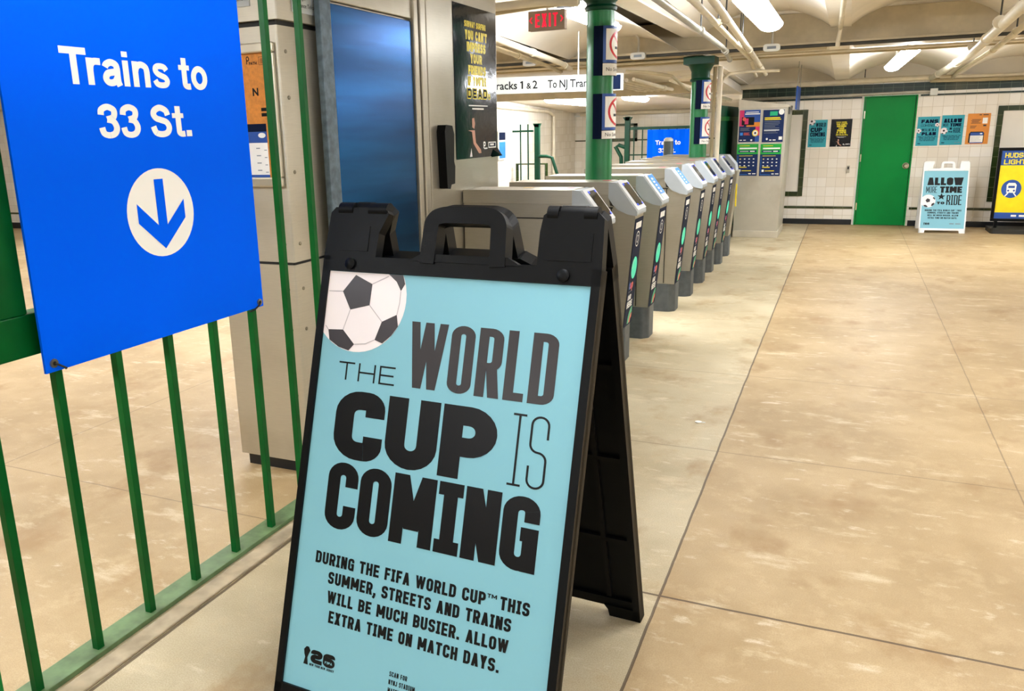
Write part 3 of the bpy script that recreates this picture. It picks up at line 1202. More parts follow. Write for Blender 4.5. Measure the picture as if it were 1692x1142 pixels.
def poster_sheet(fn, w, h, m):
    mb = MB()
    mb.prism([fn(0, 0, 0), fn(w, 0, 0), fn(w, h, 0), fn(0, h, 0)], fn(0, 0, .003) - fn(0, 0, 0), m)
    return mb, Pr(lambda u, v, n: fn(u * w / .6, (1 - v / .905) * h, n + .003), .0008, mb)


def T(pr, s, u0, u1, v0, v1, tx, ty, m='ink', l=1, gap=None, rr=.2, gw=None):
    """capitals in poster coordinates, v downwards"""
    for p in caps(s, u0, -v1, v1 - v0, u1 - u0, tx, ty, gap, rr, gw):
        pr.poly([(q[0], -q[1]) for q in p], m, l)


def B(pr, s, u0, v, h, m='ink', l=1, w=None, bold=0.):
    for p in bf(s, u0, -v, h, w, bold):
        pr.poly([(q[0], -q[1]) for q in p], m, l)


class Flip:      # lets football() draw with v downwards
    def __init__(s, pr):
        s.pr = pr

    def poly(s, pts, m, l=1):
        s.pr.poly([(p[0], -p[1]) for p in pts], m, l)

    def line(s, pts, t, m, l=1):
        for p in stroke(pts, t):
            s.poly(p, m, l)


def body_text(pr, m='ink', t1=.0058, t2=.0052):
    g = .0028
    T(pr, 'DURING THE FIFA WORLD CUP', .049, .4555, .608, .6335, t1, t2, m, gap=g)
    T(pr, 'TM', .4585, .479, .6085, .6165, .0022, .002, m, gap=.0015)
    T(pr, 'THIS', .4865, .548, .608, .6335, t1, t2, m, gap=g)
    T(pr, 'SUMMER, STREETS AND TRAINS', .087, .514, .646, .6715, t1, t2, m, gap=g)
    T(pr, 'WILL BE MUCH BUSIER. ALLOW', .090, .513, .6865, .712, t1, t2, m, gap=g)
    T(pr, 'EXTRA TIME ON MATCH DAYS.', .099, .499, .7275, .753, t1, t2, m, gap=g)


def cup_logo(pr, m='ink'):
    pr.poly([(.046, .822), (.052, .815), (.058, .815), (.063, .822), (.059, .832), (.057, .838), (.060, .853), (.048, .853), (.051, .838), (.048, .832)], m)
    T(pr, '26', .065, .128, .818, .846, .0125, .0085, m, gap=.002, rr=.1)
    T(pr, 'FIFA', .103, .122, .834, .839, .0012, .001, 'cyan', 2, gap=.001)
    T(pr, 'NEW YORK NEW JERSEY', .064, .128, .848, .853, .0012, .001, m, gap=.0008)


def world_cup(pr, heavy='ink', mid='ink_soft', cyan_scan=True, simple=False):
    football(Flip(pr), .0844, -.0556, .1173, 1, umin=.0, vmax=-.0005, simple=simple)
    T(pr, 'THE', .052, .195, .1955, .2345, .0040, .0036, heavy, gap=.010)
    T(pr, 'WORLD', .222, .549, .0955, .2325, .0215, .0165, mid, gap=.009, rr=.30, gw={'W': 1.62, 'L': .80})
    T(pr, 'CUP', .058, .442, .2555, .4015, .0475, .0385, heavy, gap=.007, rr=.26)
    T(pr, 'IS', .472, .549, .2545, .3945, .0046, .0042, heavy, gap=.010, rr=.12, gw={'I': .72, 'S': 1.0})
    T(pr, 'COMING', .058, .549, .411, .5535, .0315, .0265, heavy, gap=.0055, rr=.22, gw={'I': .72, 'M': 1.30})
    body_text(pr, heavy)
    cup_logo(pr, heavy)
    if cyan_scan:
        for i, s in enumerate(('SCAN FOR', 'NYNJ STADIUM', 'MATCH SCHEDULE')):
            T(pr, s, .262, .262 + (.042, .062, .072)[i], .8125 + i * .0165, .8225 + i * .0165, .0017, .0015, heavy, gap=.0012)


def allow_time(pr, heavy='ink', mid='ink_soft', simple=True):
    T(pr, 'ALLOW', .055, .545, .105, .225, .045, .030, heavy, gap=.008)
    T(pr, 'MORE', .045, .195, .245, .345, .008, .007, heavy, gap=.006)
    T(pr, 'TIME', .235, .535, .245, .345, .036, .026, heavy, gap=.006, gw={'I': .7})
    football(Flip(pr), .085, -.475, .10, 1, umin=.0, simple=simple)
    st = [(.262 + (.058 if k % 2 == 0 else .024) * math.sin(PI * k / 5), .405 - (.058 if k % 2 == 0 else .024) * math.cos(PI * k / 5)) for k in range(10)]
    pr.poly(st, heavy)
    T(pr, 'TO', .205, .31, .485, .525, .020, .014, heavy, gap=.006)
    T(pr, 'RIDE', .335, .54, .38, .535, .017, .014, heavy, gap=.008)
    body_text(pr, heavy, .006, .0055)
    cup_logo(pr, heavy)
    pr.rect(.40, .822, .46, .836, 'greyink')
    pr.rect(.48, .822, .55, .836, 'greyink')


def fans_plan(pr, heavy='ink'):
    T(pr, 'FANS', .10, .56, .09, .20, .04, .032, heavy, gap=.008)
    T(pr, 'COMING', .10, .46, .235, .31, .009, .008, heavy, gap=.006)
    football(Flip(pr), .545, -.26, .06, 1, simple=True)
    football(Flip(pr), .05, -.44, .075, 1, simple=True)
    T(pr, "WE'LL BE IN A", .14, .52, .37, .45, .012, .011, heavy, gap=.006)
    T(pr, 'PLAN', .14, .53, .48, .58, .04, .03, heavy, gap=.008)
    body_text(pr, heavy, .006, .0055)
    cup_logo(pr, heavy)


def orange_poster(pr):
    for i in range(4):
        pr.rect(.12 - .02 * (i % 2), .17 + i * .035, .36 - .03 * (i % 3), .185 + i * .035, 'ink_soft')
    for i in range(3):
        pr.rect(.09, .36 + i * .03, .26 - .02 * i, .372 + i * .03, 'ink_soft')
    pr.rect(.30, .03, .36, .055, 'ink_soft')
    pr.rect(.40, .03, .54, .055, 'ink_soft')
    pr.rect(.40, .13, .53, .30, 'paper')
    pr.rect(.43, .33, .51, .38, 'ink_soft')
    pr.poly([(.08, .86), (.08, .60), (.12, .535), (.44, .535), (.48, .58), (.48, .86)], 'ink')
    pr.rect(.12, .56, .46, .65, 'royal', 2)
    pr.rect(.12, .65, .46, .85, 'paper', 2)
    pr.rect(.12, .85, .46, .88, 'royal', 2)
    pr.ell(.40, .595, .035, .02, 'white_print', 3, 14)
    pr.lines(.14, .69, .42, 4, -.04, .005, 'greyink', 3)


def wall_fn(x0, z0, y=YE, t=.004):
    return plane_fn(P(x0, y - .0008, z0), (1, 0, 0), (0, 0, 1))


pw, ph = .164 * K, .258 * K
mb, pr = poster_sheet(wall_fn(-.363, -.252), pw, ph, 'teal')
world_cup(pr, 'navy', 'navy', False, True)
tag(mb.build('poster'), 'teal poster with a football in its corner, left of the black poster', 'poster')
subway_poster(wall_fn(-.166, -.250), .184 * K, .258 * K, 'poster', 'black poster with yellow lettering on the tiled wall left of the green door', eps=.0012)
for i, (x, fnn, lab, m) in enumerate(((.570, fans_plan, 'teal fans poster, first in the row right of the green door', 'teal'),
                                     (.765, allow_time, 'teal allow more time poster, middle of the row right of the door', 'teal'),
                                     (.968, orange_poster, 'orange poster with a phone, last in the row right of the door', 'orange'))):
    mb, pr = poster_sheet(wall_fn(x, -.255 + .004 * i), .178 * K, (.262 + .004 * i) * K, m)
    fnn(pr) if m == 'orange' else fnn(pr, 'navy')
    tag(mb.build('poster'), lab, 'poster')
mb = MB().kbox(.005, .030, YE - .015, YE, -.50, -.43, 'steel')
mb.kbox(.010, .025, YE - .018, YE - .015, -.465, -.44, 'black_gap')
tag(mb.build('wall_box', bevel=.002), 'small steel box on the tiled wall beside the green door', 'box')


# ================================================================== A-FRAME SIGNS
def a_frame(name, O, U, lean, s, m_pl, m_in, draw, label, shadow=None):
    """O world point of the poster's top left corner, U width direction, s metres per unit; local u,v,n in metres of the real board"""
    U = Vector(U).normalized()
    nh = Vector((U.y, -U.x, 0)) * 1.0            # horizontal, towards the reader
    down = Vector((0, 0, -1))
    V = down * math.cos(lean) + nh * math.sin(lean)
    N = V.cross(U) * 1.0
    if N.dot(nh) < 0:
        N = -N
    O = Vector(O)
    Vb = down * math.cos(lean) - nh * math.sin(lean)
    Nb = U.cross(Vb)
    if Nb.dot(-nh) < 0:
        Nb = -Nb
    ax = O + (V * (-.128) + N * (-.016)) * s
    Ob = ax - (Vb * (-.128) + Nb * (-.016)) * s
    FOOT = .978
    base = O + V * FOOT * s + U * .3 * s
    base = Vector((base.x, base.y, 0)) - nh * (.33 * s)
    root = thing(name, base, label, 'sign')

    def panel(nm, O_, V_, N_, inside):
        f = lambda u, v, n: O_ + (U * u + V_ * v + N_ * n) * s
        mb = MB()

        def slab(pts, n0, n1, m=m_pl):
            q = [f(u, v, n0) for u, v in pts]
            mb.prism(q, f(0, 0, n1) - f(0, 0, n0), m)
        e = .0175
        re = lambda u0, u1, v0, v1: [(u0, v0), (u1, v0), (u1, v1), (u0, v1)]
        slab(re(-e, .6 + e, -.03, .935), -.018, -.002)
        # raised border round the poster
        slab(re(-e, .0, -.032, .978), -.030, .006)
        slab(re(.6, .6 + e, -.032, .978), -.030, .006)
        slab(re(-e, .6 + e, -.034, -.0005), -.030, .006)
        slab(re(-e, .6 + e, .9055, .935), -.026, .006)
        # feet
        slab([(-e, .93), (.075, .93), (.066, .945), (.062, .978), (-e, .978)], -.030, .006)
        slab([(.6 + e, .93), (.525, .93), (.534, .945), (.538, .978), (.6 + e, .978)], -.030, .006)
        # hinge shoulders
        slab([(-e, -.034), (.116, -.034), (.118, -.085), (.138, -.128), (.128, -.140), (.0, -.140), (-e + .006, -.128)], -.020, .006)
        slab([(.6 + e, -.034), (.486, -.034), (.486, -.10), (.490, -.132), (.500, -.140), (.6, -.140), (.6 + e - .005, -.128)], -.020, .006)
        # inset line on the shoulders
        for u0, u1 in ((.015, .095), (.505, .595)):
            slab(re(u0, u1, -.1, -.045), .006, .0075)
        # handle
        path = rnd([(.244, -.026), (.246, -.118), (.268, -.128), (.378, -.128), (.398, -.116), (.404, -.026)], .02)
        for q in stroke(path, .034):
            slab([(a[0], a[1]) for a in q], -.026, .010)
        slab([(.20, -.030), (.455, -.030), (.425, -.046), (.228, -.046)], -.028, .008)
        o = mb.build(nm, root, bevel=.0035 * s)
        mb = MB()
        if inside:
            for u in (.06, .18, .30, .42, .54):
                q = [f(u - .006, .03, -.018), f(u + .006, .03, -.018), f(u + .006, .9, -.018), f(u - .006, .9, -.018)]
                mb.prism(q, f(0, 0, -.026) - f(0, 0, -.018), m_in)
            for v in (.2, .45, .7):
                q = [f(.0, v - .006, -.018), f(.6, v - .006, -.018), f(.6, v + .006, -.018), f(.0, v + .006, -.018)]
                mb.prism(q, f(0, 0, -.026) - f(0, 0, -.018), m_in)
            mb.build('ribs', o, bevel=.002)
        # hinge knuckles
        for u0, u1 in (((.008, .045), (.085, .132)) if nm == 'front_panel' else ((.045, .085),)):
            MB().tube([f(u0, -.137, -.007), f(u1, -.137, -.007)], .0165 * s, m_pl, 16).build('hinge_knuckle', o, smooth=True)
        for u0, u1 in (((.497, .520), (.572, .598)) if nm == 'front_panel' else ((.520, .572),)):
            MB().tube([f(u0, -.137, -.007), f(u1, -.137, -.007)], .0165 * s, m_pl, 16).build('hinge_knuckle', o, smooth=True)
        for u in (.055, .544):
            MB().tube([f(u, -.017, .005), f(u, -.017, .011), f(u, -.017, .013)], [.0125 * s, .0125 * s, .009 * s], m_pl, 18).build('peg', o, smooth=True)
        return f, o
    f, fo = panel('front_panel', O, V, N, True)
    panel('back_panel', Ob, Vb, Nb, True)
    # insert
    mb = MB()
    mb.prism([f(0, 0, -.002), f(.6, 0, -.002), f(.6, .905, -.002), f(0, .905, -.002)], f(0, 0, .0005) - f(0, 0, -.002), 'cyan')
    pr = Pr(lambda u, v, n: f(u, v, .0005 + n), .0005 if s > 1 else .0012, mb)
    draw(pr)
    mb.build('poster', root)
    return root


SCL = 1.5 / 1.2239
TLp = Vector((-1.01633, 1.51420, -.29123)) * SCL + Vector((0, 0, K))
a_frame('a_frame_sign', TLp, (math.cos(-.04548), math.sin(-.04548), 0), .30578, SCL, 'plastic', 'plastic_in', world_cup,
        'large black a-frame board with a cyan football poster in the centre foreground')
# far one, white, by the tiled wall
s2 = .361 * K / .635
lean2 = .27
a_frame('a_frame_sign', P(.640, 8.50, -1) + Vector((0, 0, .978 * s2 * math.cos(lean2))) + Vector((0, .978 * s2 * math.sin(lean2) - .09, 0)), (1, .02, 0), lean2, s2, 'plastic_w', 'plastic_w', allow_time,
        'small white a-frame board with a cyan poster against the far tiled wall')

# ================================================================== TURNSTILES
LB = .515                      # cabinet length behind the nose


def turnstile(x, y, label, reader='dark', end=False):
    r = thing('turnstile', P(x, y, -1), label, 'turnstile', 'row of turnstiles')
    W_ = .16
    Q = lambda a, b, z: P(x + a, y + b, z)
    mb = MB()
    c = .03
    pl = [Q(-LB, 0, -1), Q(-c, 0, -1), Q(0, c, -1), Q(0, W_ - c, -1), Q(-c, W_, -1), Q(-LB, W_, -1)]
    mb.prism(pl, (0, 0, K * .155), 'plinth')
    mb.build('plinth', r, bevel=.012)
    mb = MB()
    mb.prism([Q(-LB, .004, -.845), Q(-.004, .004, -.845), Q(.040, .004, -.355), Q(-.06, .004, -.322), Q(-LB, .004, -.322)], (0, K * (W_ - .008), 0), 'steel')
    mb.build('body', r, bevel=.006)
    mb = MB()
    if not end:
        mb.prism([Q(-LB, -.004, -.275), Q(-.0735, -.004, -.275), Q(-.0735, -.004, -.224), Q(-LB, -.004, -.224)], (0, K * (W_ + .008), 0), 'steel')
        mb.prism([Q(-LB, .0, -.322), Q(-.066, .0, -.322), Q(-.0735, .0, -.276), Q(-LB, .0, -.276)], (0, K * W_, 0), 'steel_b')
        mb.build('top_box', r, bevel=.012)
        mb = MB()
        prof = [(-.073, -.224), (-.041, -.227), (.049, -.344), (.048, -.362), (.01, -.356), (-.033, -.338), (-.054, -.318), (-.074, -.288)]
        mb.prism([Q(a, -.004, z) for a, z in prof], (0, K * (W_ + .008), 0), 'housing')
        hs = mb.build('reader_housing', r, bevel=.010)
        d = Vector((.09, 0, -.117)).normalized()
        nrm = Vector((.117, 0, .09)).normalized()
        mb = MB()
        A = Q(-.041, 0, -.227)
        g = lambda a, b, n: A + d * a * K + Vector((0, K * b, 0)) + nrm * n
        L_ = .1476
        mb.prism([g(.0, .004, 0), g(L_ - .004, .004, 0), g(L_ - .004, W_ - .004, 0), g(.0, W_ - .004, 0)], nrm * .008, 'housing_lt')
        mb.build('rim', hs, bevel=.004)
        mb = MB()
        if reader == 'dark':
            mb.prism([g(.012, .045, .008), g(L_ - .022, .045, .008), g(L_ - .022, W_ - .02, .008), g(.012, W_ - .02, .008)], nrm * .003, 'screen')
            for a in (.012, L_ - .032):
                for b in (.045, W_ - .032):
                    mb.prism([g(a, b, .011), g(a + .010, b, .011), g(a + .010, b + .012, .011), g(a, b + .012, .011)], nrm * .001, 'screen_blue')
        else:
            mb.prism([g(.004, .04, .008), g(L_ - .008, .04, .008), g(L_ - .008, W_ - .012, .008), g(.004, W_ - .012, .008)], nrm * .003, 'paper')
            mb.prism([g(.004, .046, .011), g(L_ - .036, .046, .011), g(L_ - .036, W_ - .012, .011), g(.004, W_ - .012, .011)], nrm * .0008, 'sticker_blue')
            for q in range(5):
                a = .022 + q * .018
                mb.prism([g(a, .07, .0118), g(a + .009, .07, .0118), g(a + .009, .10, .0118), g(a, .10, .0118)], nrm * .0006, 'paper')
            mb.prism([g(.012, .041, .011), g(L_ - .012, .041, .011), g(L_ - .012, .045, .011), g(.012, .045, .011)], nrm * .0006, 'ad_green')
        mb.build('screen', hs)
        # stickers on the lid
        MB().box(Q(-.125, .09, -.2235), Q(-.095, .125, -.2225), 'pink').build('lid_sticker', r)
        MB().box(Q(-.30, .09, -.2235), Q(-.265, .125, -.2225), 'amber').build('lid_sticker', r)
        # seams of the access panels
        mb = MB()
        mb.box(Q(-LB + .02, .0015, -.332), Q(-.055, .004, -.327), 'black_gap')
        for a in (-.064, -.30, -.318):
            mb.box(Q(a, .0015, -.84), Q(a + .004, .004, -.327), 'black_gap')
        mb.build('panel_seam', r)
        # printed front
        O = Q(-.004 + .0012, .004, -.845)
        Vd = Vector((.044, 0, .49)).normalized()
        Ht = .478 * K
        fn = plane_fn(O, (0, 1, 0), Vd)
        wd_ = (W_ - .008) * K
        mb = MB()
        mb.prism([fn(.006, .004, 0), fn(wd_ - .004, .004, 0), fn(wd_ - .004, Ht - .01, 0), fn(.006, Ht - .01, 0)], fn(0, 0, .0025) - fn(0, 0, 0), 'navy')
        pr = Pr(lambda u, v, n: fn(u, v, .0025 + n), .0008, mb)
        pr.rect(.03, Ht - .075, .18, Ht - .035, 'white_print')
        pr.ring(.115, Ht - .145, .05, .05, .007, 'white_print', 1, 24)
        pr.ring(.115, Ht - .145, .026, .026, .006, 'white_print', 1, 18)
        pr.ell(.115, .385, .072, .072, 'tealdisc', 1, 30)
        for k_ in range(8):
            a = PI * .62 + k_ * .16
            pr.ell(.115 + .058 * math.cos(a), .385 + .058 * math.sin(a), .0045, .0045, 'white_print', 2, 8)
        pr.polys(bf('t', .035, .255, .05, .022, .06), 'ltblue')
        pr.polys(bf('a', .062, .255, .05, .034, .06), 'magenta')
        pr.polys(bf('p', .102, .255, .05, .036, .06), 'coral')
        pr.rect(.035, .232, .13, .235, 'greyink')
        pr.polys(caps('AND', .03, .178, .034, .09, .009, .009), 'white_print')
        pr.polys(caps('HERE', .025, .125, .044, .14, .012, .011), 'white_print')
        pr.ring(.19, .012, .105, .105, .042, 'greenarc', 1, 14, PI * .5, PI)
        pr.ring(.19, .012, .06, .06, .03, 'coral', 1, 12, PI * .5, PI)
        mb.build('front_panel', r)
    else:
        mb.prism([Q(-LB, .004, -.33), Q(.03, .004, -.35), Q(.02, .004, -.30), Q(-.04, .004, -.232), Q(-LB, .004, -.228)], (0, K * (W_ - .008), 0), 'housing')
        mb.build('top_box', r, bevel=.012)
        MB().box(Q(.028, .05, -.62), Q(.036, .075, -.45), 'yellow').build('tag', r)
    return r


cabs = [(-.838, 2.97, 'dark', 'nearest turnstile, mostly hidden behind the black a-frame board'),
        (-.816, 3.41, 'dark', 'second turnstile from the camera, grey reader showing above the a-frame board'),
        (-.807, 3.868, 'sticker', 'third turnstile from the camera, the nearer with a blue sticker on its reader'),
        (-.800, 4.506, 'sticker', 'fourth turnstile from the camera, the farther with a blue sticker on its reader'),
        (-.790, 4.952, 'dark', 'fifth turnstile from the camera in the row, dark reader screen'),
        (-.789, 5.407, 'dark', 'sixth turnstile from the camera in the row, dark reader screen'),
        (-.793, 5.832, 'dark', 'seventh turnstile from the camera in the row, before the far column'),
        (-.782, 6.205, 'dark', 'eighth turnstile from the camera, just past the far green column')]
for x, y, rd, lab in cabs:
    turnstile(x, y, lab, rd)
turnstile(-.782, 6.61, 'last cabinet of the turnstile row, without a printed front, beside the kiosk', end=True)

# ================================================================== GREEN COLUMNS AND THEIR SIGNS


def column(x, y, rad, ztop, label, ch=.24):
    c = P(x, y, -1)
    r = thing('column', c, label, 'column')
    h = K * (1 + ztop)
    mb = MB()
    mb.lathe(c, [(rad * 1.5, 0), (rad * 1.5, .12), (rad * 1.15, .2), (rad, .24), (rad, h - ch)], 'green_col', 40)
    mb.build('shaft', r, smooth=True)
    mb = MB()
    mb.lathe(c + Vector((0, 0, h - ch)), [(rad, 0), (rad * 1.16, .004), (rad * 1.2, .02), (rad * 1.05, .035), (rad * 1.08, ch * .42), (rad * 1.35, ch * .62), (rad * 1.55, ch * .71)], 'green_dark', 40)
    b = rad * 1.75
    mb.box(c + Vector((-b, -b, h - ch * .3)), c + Vector((b, b, h)), 'green_dark')
    mb.build('capital', r, smooth=True)
    return r


C1, C2 = (-1.014, 3.70), (-.960, 6.09)
R1 = .0585 * K
column(C1[0], C1[1], R1, .56, 'near green cast iron column rising between the turnstiles', .12)
column(C2[0], C2[1], R1, .44, 'far green cast iron column at the end of the turnstile row')


def no_smoking(cx, cy, a0, z0, z1, zc0, label, w=.31):
    """curved plate wrapped on a column: a0 angle (world) of its left edge, going anticlockwise"""
    r = R1 + .010
    fn = lambda u, v, n: Vector((K * cx + (r + n) * math.cos(a0 + u / r), K * cy + (r + n) * math.sin(a0 + u / r), v))
    Z0, Z1, ZC = K * (1 + z0), K * (1 + z1), K * (1 + zc0)
    mb = MB()

    def cyl(u0, u1, v0, v1, m, n0, n1):
        n = max(1, int((u1 - u0) / .012))
        for i in range(n):
            a, b = u0 + (u1 - u0) * i / n, u0 + (u1 - u0) * (i + 1) / n
            p = [fn(a, v0, n0), fn(b, v0, n0), fn(b, v1, n0), fn(a, v1, n0)]
            q = [fn(a, v0, n1), fn(b, v0, n1), fn(b, v1, n1), fn(a, v1, n1)]
            mb.add(p + q, [(3, 2, 1, 0), (4, 5, 6, 7), (0, 1, 5, 4), (2, 3, 7, 6)] + ([(0, 4, 7, 3)] if i == 0 else []) + ([(1, 2, 6, 5)] if i == n - 1 else []), m)
    root = thing('smoking_sign', fn(w / 2, Z0, 0), label, 'sign')
    s0 = .057
    cyl(0, w, ZC, Z1, 'navy', 0, .006)
    mb.build('strap', root)
    mb = MB()
    cyl(s0, w, Z0, Z1, 'royal', .006, .010)
    cyl(s0 + .018, w - .018, Z0 + .018, Z1 - .018, 'paper', .010, .0112)
    cyl(s0, w, ZC, Z0 - .004, 'paper', .006, .010)
    pr = Pr(lambda u, v, n: fn(u, v, .0112 + n), .0007, mb)
    uc, vc = (s0 + w) / 2, (Z0 + Z1) / 2
    rr = min((w - s0) / 2 - .024, (Z1 - Z0) / 2 - .024)
    pr.ring(uc, vc, rr, rr, rr * .17, 'red', 2, 32)
    for i in range(8):
        f0, f1 = -rr * .9 + rr * 1.8 * i / 8, -rr * .9 + rr * 1.8 * (i + 1) / 8
        pr.polys(stroke([(uc + f0 * .7, vc - f0 * .7), (uc + f1 * .7, vc - f1 * .7)], rr * .15), 'red', 2)
    for i in range(4):
        a, b = uc - rr * .5 + rr * .25 * i, uc - rr * .5 + rr * .25 * (i + 1)
        pr.rect(a, vc - rr * .32, b, vc - rr * .14, 'ink', 1)
    pr.polys([[(q[0], q[1]) for q in p] for p in bf('No Smoking', s0 + .02, (ZC + Z0) / 2 - .012, .022, .16)], 'ink', 0.5)
    mb.build('panel', root)


ang = lambda c, off: math.atan2(-c[1], -c[0]) + off
for c, cn, zs in ((C1, 'near', ((.265, .415, .213), (-.015, .138, -.052))), (C2, 'far', ((.135, .288, .098), (-.097, .045, -.135)))):
    a_mid = math.atan2(-c[1], -c[0])
    for i, (z0, z1, zc) in enumerate(zs):
        no_smoking(c[0], c[1], a_mid - .42, z0, z1, zc, '%s no smoking sign strapped round the %s green column' % (('upper', 'lower')[i], cn))

# ================================================================== KIOSK, SIGN STAND, FAR FENCES
kx0, kx1, ky0, ky1 = -.885, -.512, 7.80, 8.45
kk = thing('kiosk', P((kx0 + kx1) / 2, ky0, -1), 'pale steel kiosk with a slanted top carrying four printed notices', 'kiosk')
mb = MB()
mb.prism([P(kx0, ky0, -.985), P(kx1, ky0, -.985), P(kx1 + .018, ky0, .115), P(kx0 - .008, ky0, .115)], (0, K * (ky1 - ky0), 0), 'kiosk')
mb.build('body', kk, bevel=.005)
mb = MB()
mb.prism([P(kx0 - .01, ky0 - .006, .116), P(kx1 + .02, ky0 - .006, .116), P(kx1 + .02, ky0 - .006, .138), P(kx0 - .01, ky0 - .006, .196)], (0, K * (ky1 - ky0 + .012), 0), 'kiosk_side')
mb.build('slanted_cap', kk, bevel=.004)
mb = MB()
mb.kbox(kx0 - .004, kx1 + .004, ky0 - .004, ky1, -1, -.94, 'kiosk_side')
mb.build('plinth', kk, bevel=.004)
MB().box(P(kx1 + .02, ky0 + .1, .06), P(kx1 + .03, ky0 + .14, .12), 'darkpipe').build('latch', kk, bevel=.003)


def notice(x0, x1, z0, z1, label, kind):
    fn = plane_fn(P(x0, ky0 - .0008, z0), (1, 0, 0), (0, 0, 1))
    w, h = (x1 - x0) * K, (z1 - z0) * K
    mb = MB()
    mb.prism([fn(0, 0, 0), fn(w, 0, 0), fn(w, h, 0), fn(0, h, 0)], fn(0, 0, .003) - fn(0, 0, 0), 'notice_blue')
    pr = Pr(lambda u, v, n: fn(u * w, v * h, n + .003), .0012, mb)
    if kind == 'transit':
        pr.rect(0, .5, .22, 1, 'magenta')
        pr.rect(.22, .55, 1, 1, 'royal')
        pr.rect(.35, .48, 1, .62, 'orange', 2)
        pr.rect(.12, .53, .72, .78, 'ink', 3)
        pr.rect(.26, .56, .44, .74, 'magenta', 4)
        pr.ell(.24, .72, .09, .06, 'coral', 4, 12)
        pr.rect(.8, .2, 1, .48, 'magenta')
        pr.rect(.8, 0, 1, .2, 'royal')
        pr.ell(.80, .28, .15, .105, 'yellow', 3, 20)
        pr.ell(.80, .28, .11, .08, 'paper', 4, 20)
        pr.ell(.80, .28, .05, .035, 'ink_soft', 5, 14)
        pr.rect(.30, .92, .92, .945, 'white_print', 3)
        pr.rect(.26, .86, .98, .895, 'white_print', 3)
        pr.lines(.06, .43, .6, 3, .035, .012, 'greyink', 2)
        pr.rect(.06, .21, .2, .30, 'ltblue', 2)
        pr.lines(.24, .28, .55, 3, .03, .012, 'coral', 2)
        pr.rect(.06, .05, .18, .075, 'white_print', 2)
        pr.rect(.24, .05, .36, .075, 'white_print', 2)
        pr.ell(.63, .06, .05, .03, 'white_print', 2, 12)
    elif kind == 'alert':
        pr.rect(.32, .82, .68, .95, 'greenarc')
        pr.ell(.86, .93, .13, .09, 'white_print', 2, 12)
        pr.lines(.08, .74, .88, 2, .05, .03, 'yellow', 1, .1)
        pr.lines(.08, .63, .85, 8, .05, .014, 'greyink', 1, .4)
        pr.rect(.08, .36, .8, .385, 'white_print')
        pr.rect(.80, .07, .96, .17, 'paper')
        pr.ell(.24, .10, .05, .035, 'white_print', 1, 10)
        pr.rect(.36, .05, .46, .08, 'white_print')
        pr.rect(.52, .05, .66, .08, 'white_print')
    else:
        pr.rect(0, .68, 1, 1, 'ad_green')
        pr.rect(.08, .74, .92, .80, 'notice_blue', 2)
        pr.rect(.12, .84, .94, .885, 'white_print', 2)
        pr.rect(.62, .755, .84, .785, 'white_print', 3)
        pr.rect(.14, .762, .55, .776, 'white_print', 3)
        pr.rect(.12, .935, .6, .95, 'yellow', 2)
        pr.rect(.12, .62, .75, .635, 'yellow')
        for j in range(3):
            for i in range(4):
                pr.ell(.18 + i * .21, .53 - j * .105, .042, .016, 'white_print' if i or j else 'amber', 1, 10)
        pr.rect(.14, .26, .5, .285, 'yellow')
        pr.rect(.12, .13, .22, .20, 'paper')
        pr.rect(.27, .15, .72, .17, 'yellow')
        pr.line([(.06, .64), (.06, .04), (.55, .04)], .012, 'ltblue', 1)
        pr.rect(.6, .05, .72, .08, 'white_print')
        pr.rect(.78, .05, .94, .08, 'white_print')
    tag(mb.build('notice'), label, 'notice')


notice(-.882, -.711, -.166, .104, 'colourful red and blue notice, upper left on the kiosk', 'transit')
notice(-.688, -.517, -.170, .100, 'navy notice with yellow heading, upper right on the kiosk', 'alert')
notice(-.889, -.712, -.456, -.182, 'green topped timetable notice, lower left on the kiosk', 'time')
notice(-.694, -.523, -.458, -.185, 'green topped timetable notice, lower right on the kiosk', 'time')

# poster stand at the right edge
st_ = thing('poster_stand', P(1.45, 8.6, -1), 'black framed poster stand with a yellow light rail poster at the right edge', 'sign')
ys = 8.62
mb = MB()
sx0, sx1, sz0_, sz1_ = 1.196, 1.72, -.905, -.272
w = .024
for a, b, c, d in ((sx0, sx1, sz1_ - w, sz1_), (sx0, sx1, sz0_, sz0_ + w), (sx0, sx0 + w, sz0_ + w, sz1_ - w), (sx1 - w, sx1, sz0_ + w, sz1_ - w)):
    mb.kbox(a, b, ys, ys + .03, c, d, 'plastic')
mb.build('frame', st_, bevel=.004)
pr = Pr(plane_fn(P(sx0 + w, ys + .012, sz0_ + w), (1, 0, 0), (0, 0, 1)), .0015)
PW, PH = (sx1 - sx0 - 2 * w) * K, (sz1_ - sz0_ - 2 * w) * K
pr.rect(0, 0, PW, PH, 'yellow', 0)
pr.rect(0, PH * .785, PW, PH, 'royal', 1)
pr.rect(0, 0, PW, PH * .09, 'royal', 1)
pr.polys(caps('HUDSON-BERGEN', .04, PH * .895, .062, PW - .09, .011, .012, .006, plain=True), 'yellow', 2)
pr.polys(caps('LIGHT RAIL', .035, PH * .80, .062, PW * .66, .013, .012, .006, plain=True), 'yellow', 2)
cx_, cy_ = .155, PH * .44
pr.ell(cx_, cy_, .112, .118, 'royal', 1, 32)
pr.poly([(cx_ - .05, cy_ - .05), (cx_ + .05, cy_ - .05), (cx_ + .056, cy_ + .05), (cx_ + .035, cy_ + .078), (cx_ - .035, cy_ + .078), (cx_ - .056, cy_ + .05)], 'paper', 2)
pr.rect(cx_ - .036, cy_ + .012, cx_ + .036, cy_ + .04, 'royal', 3)
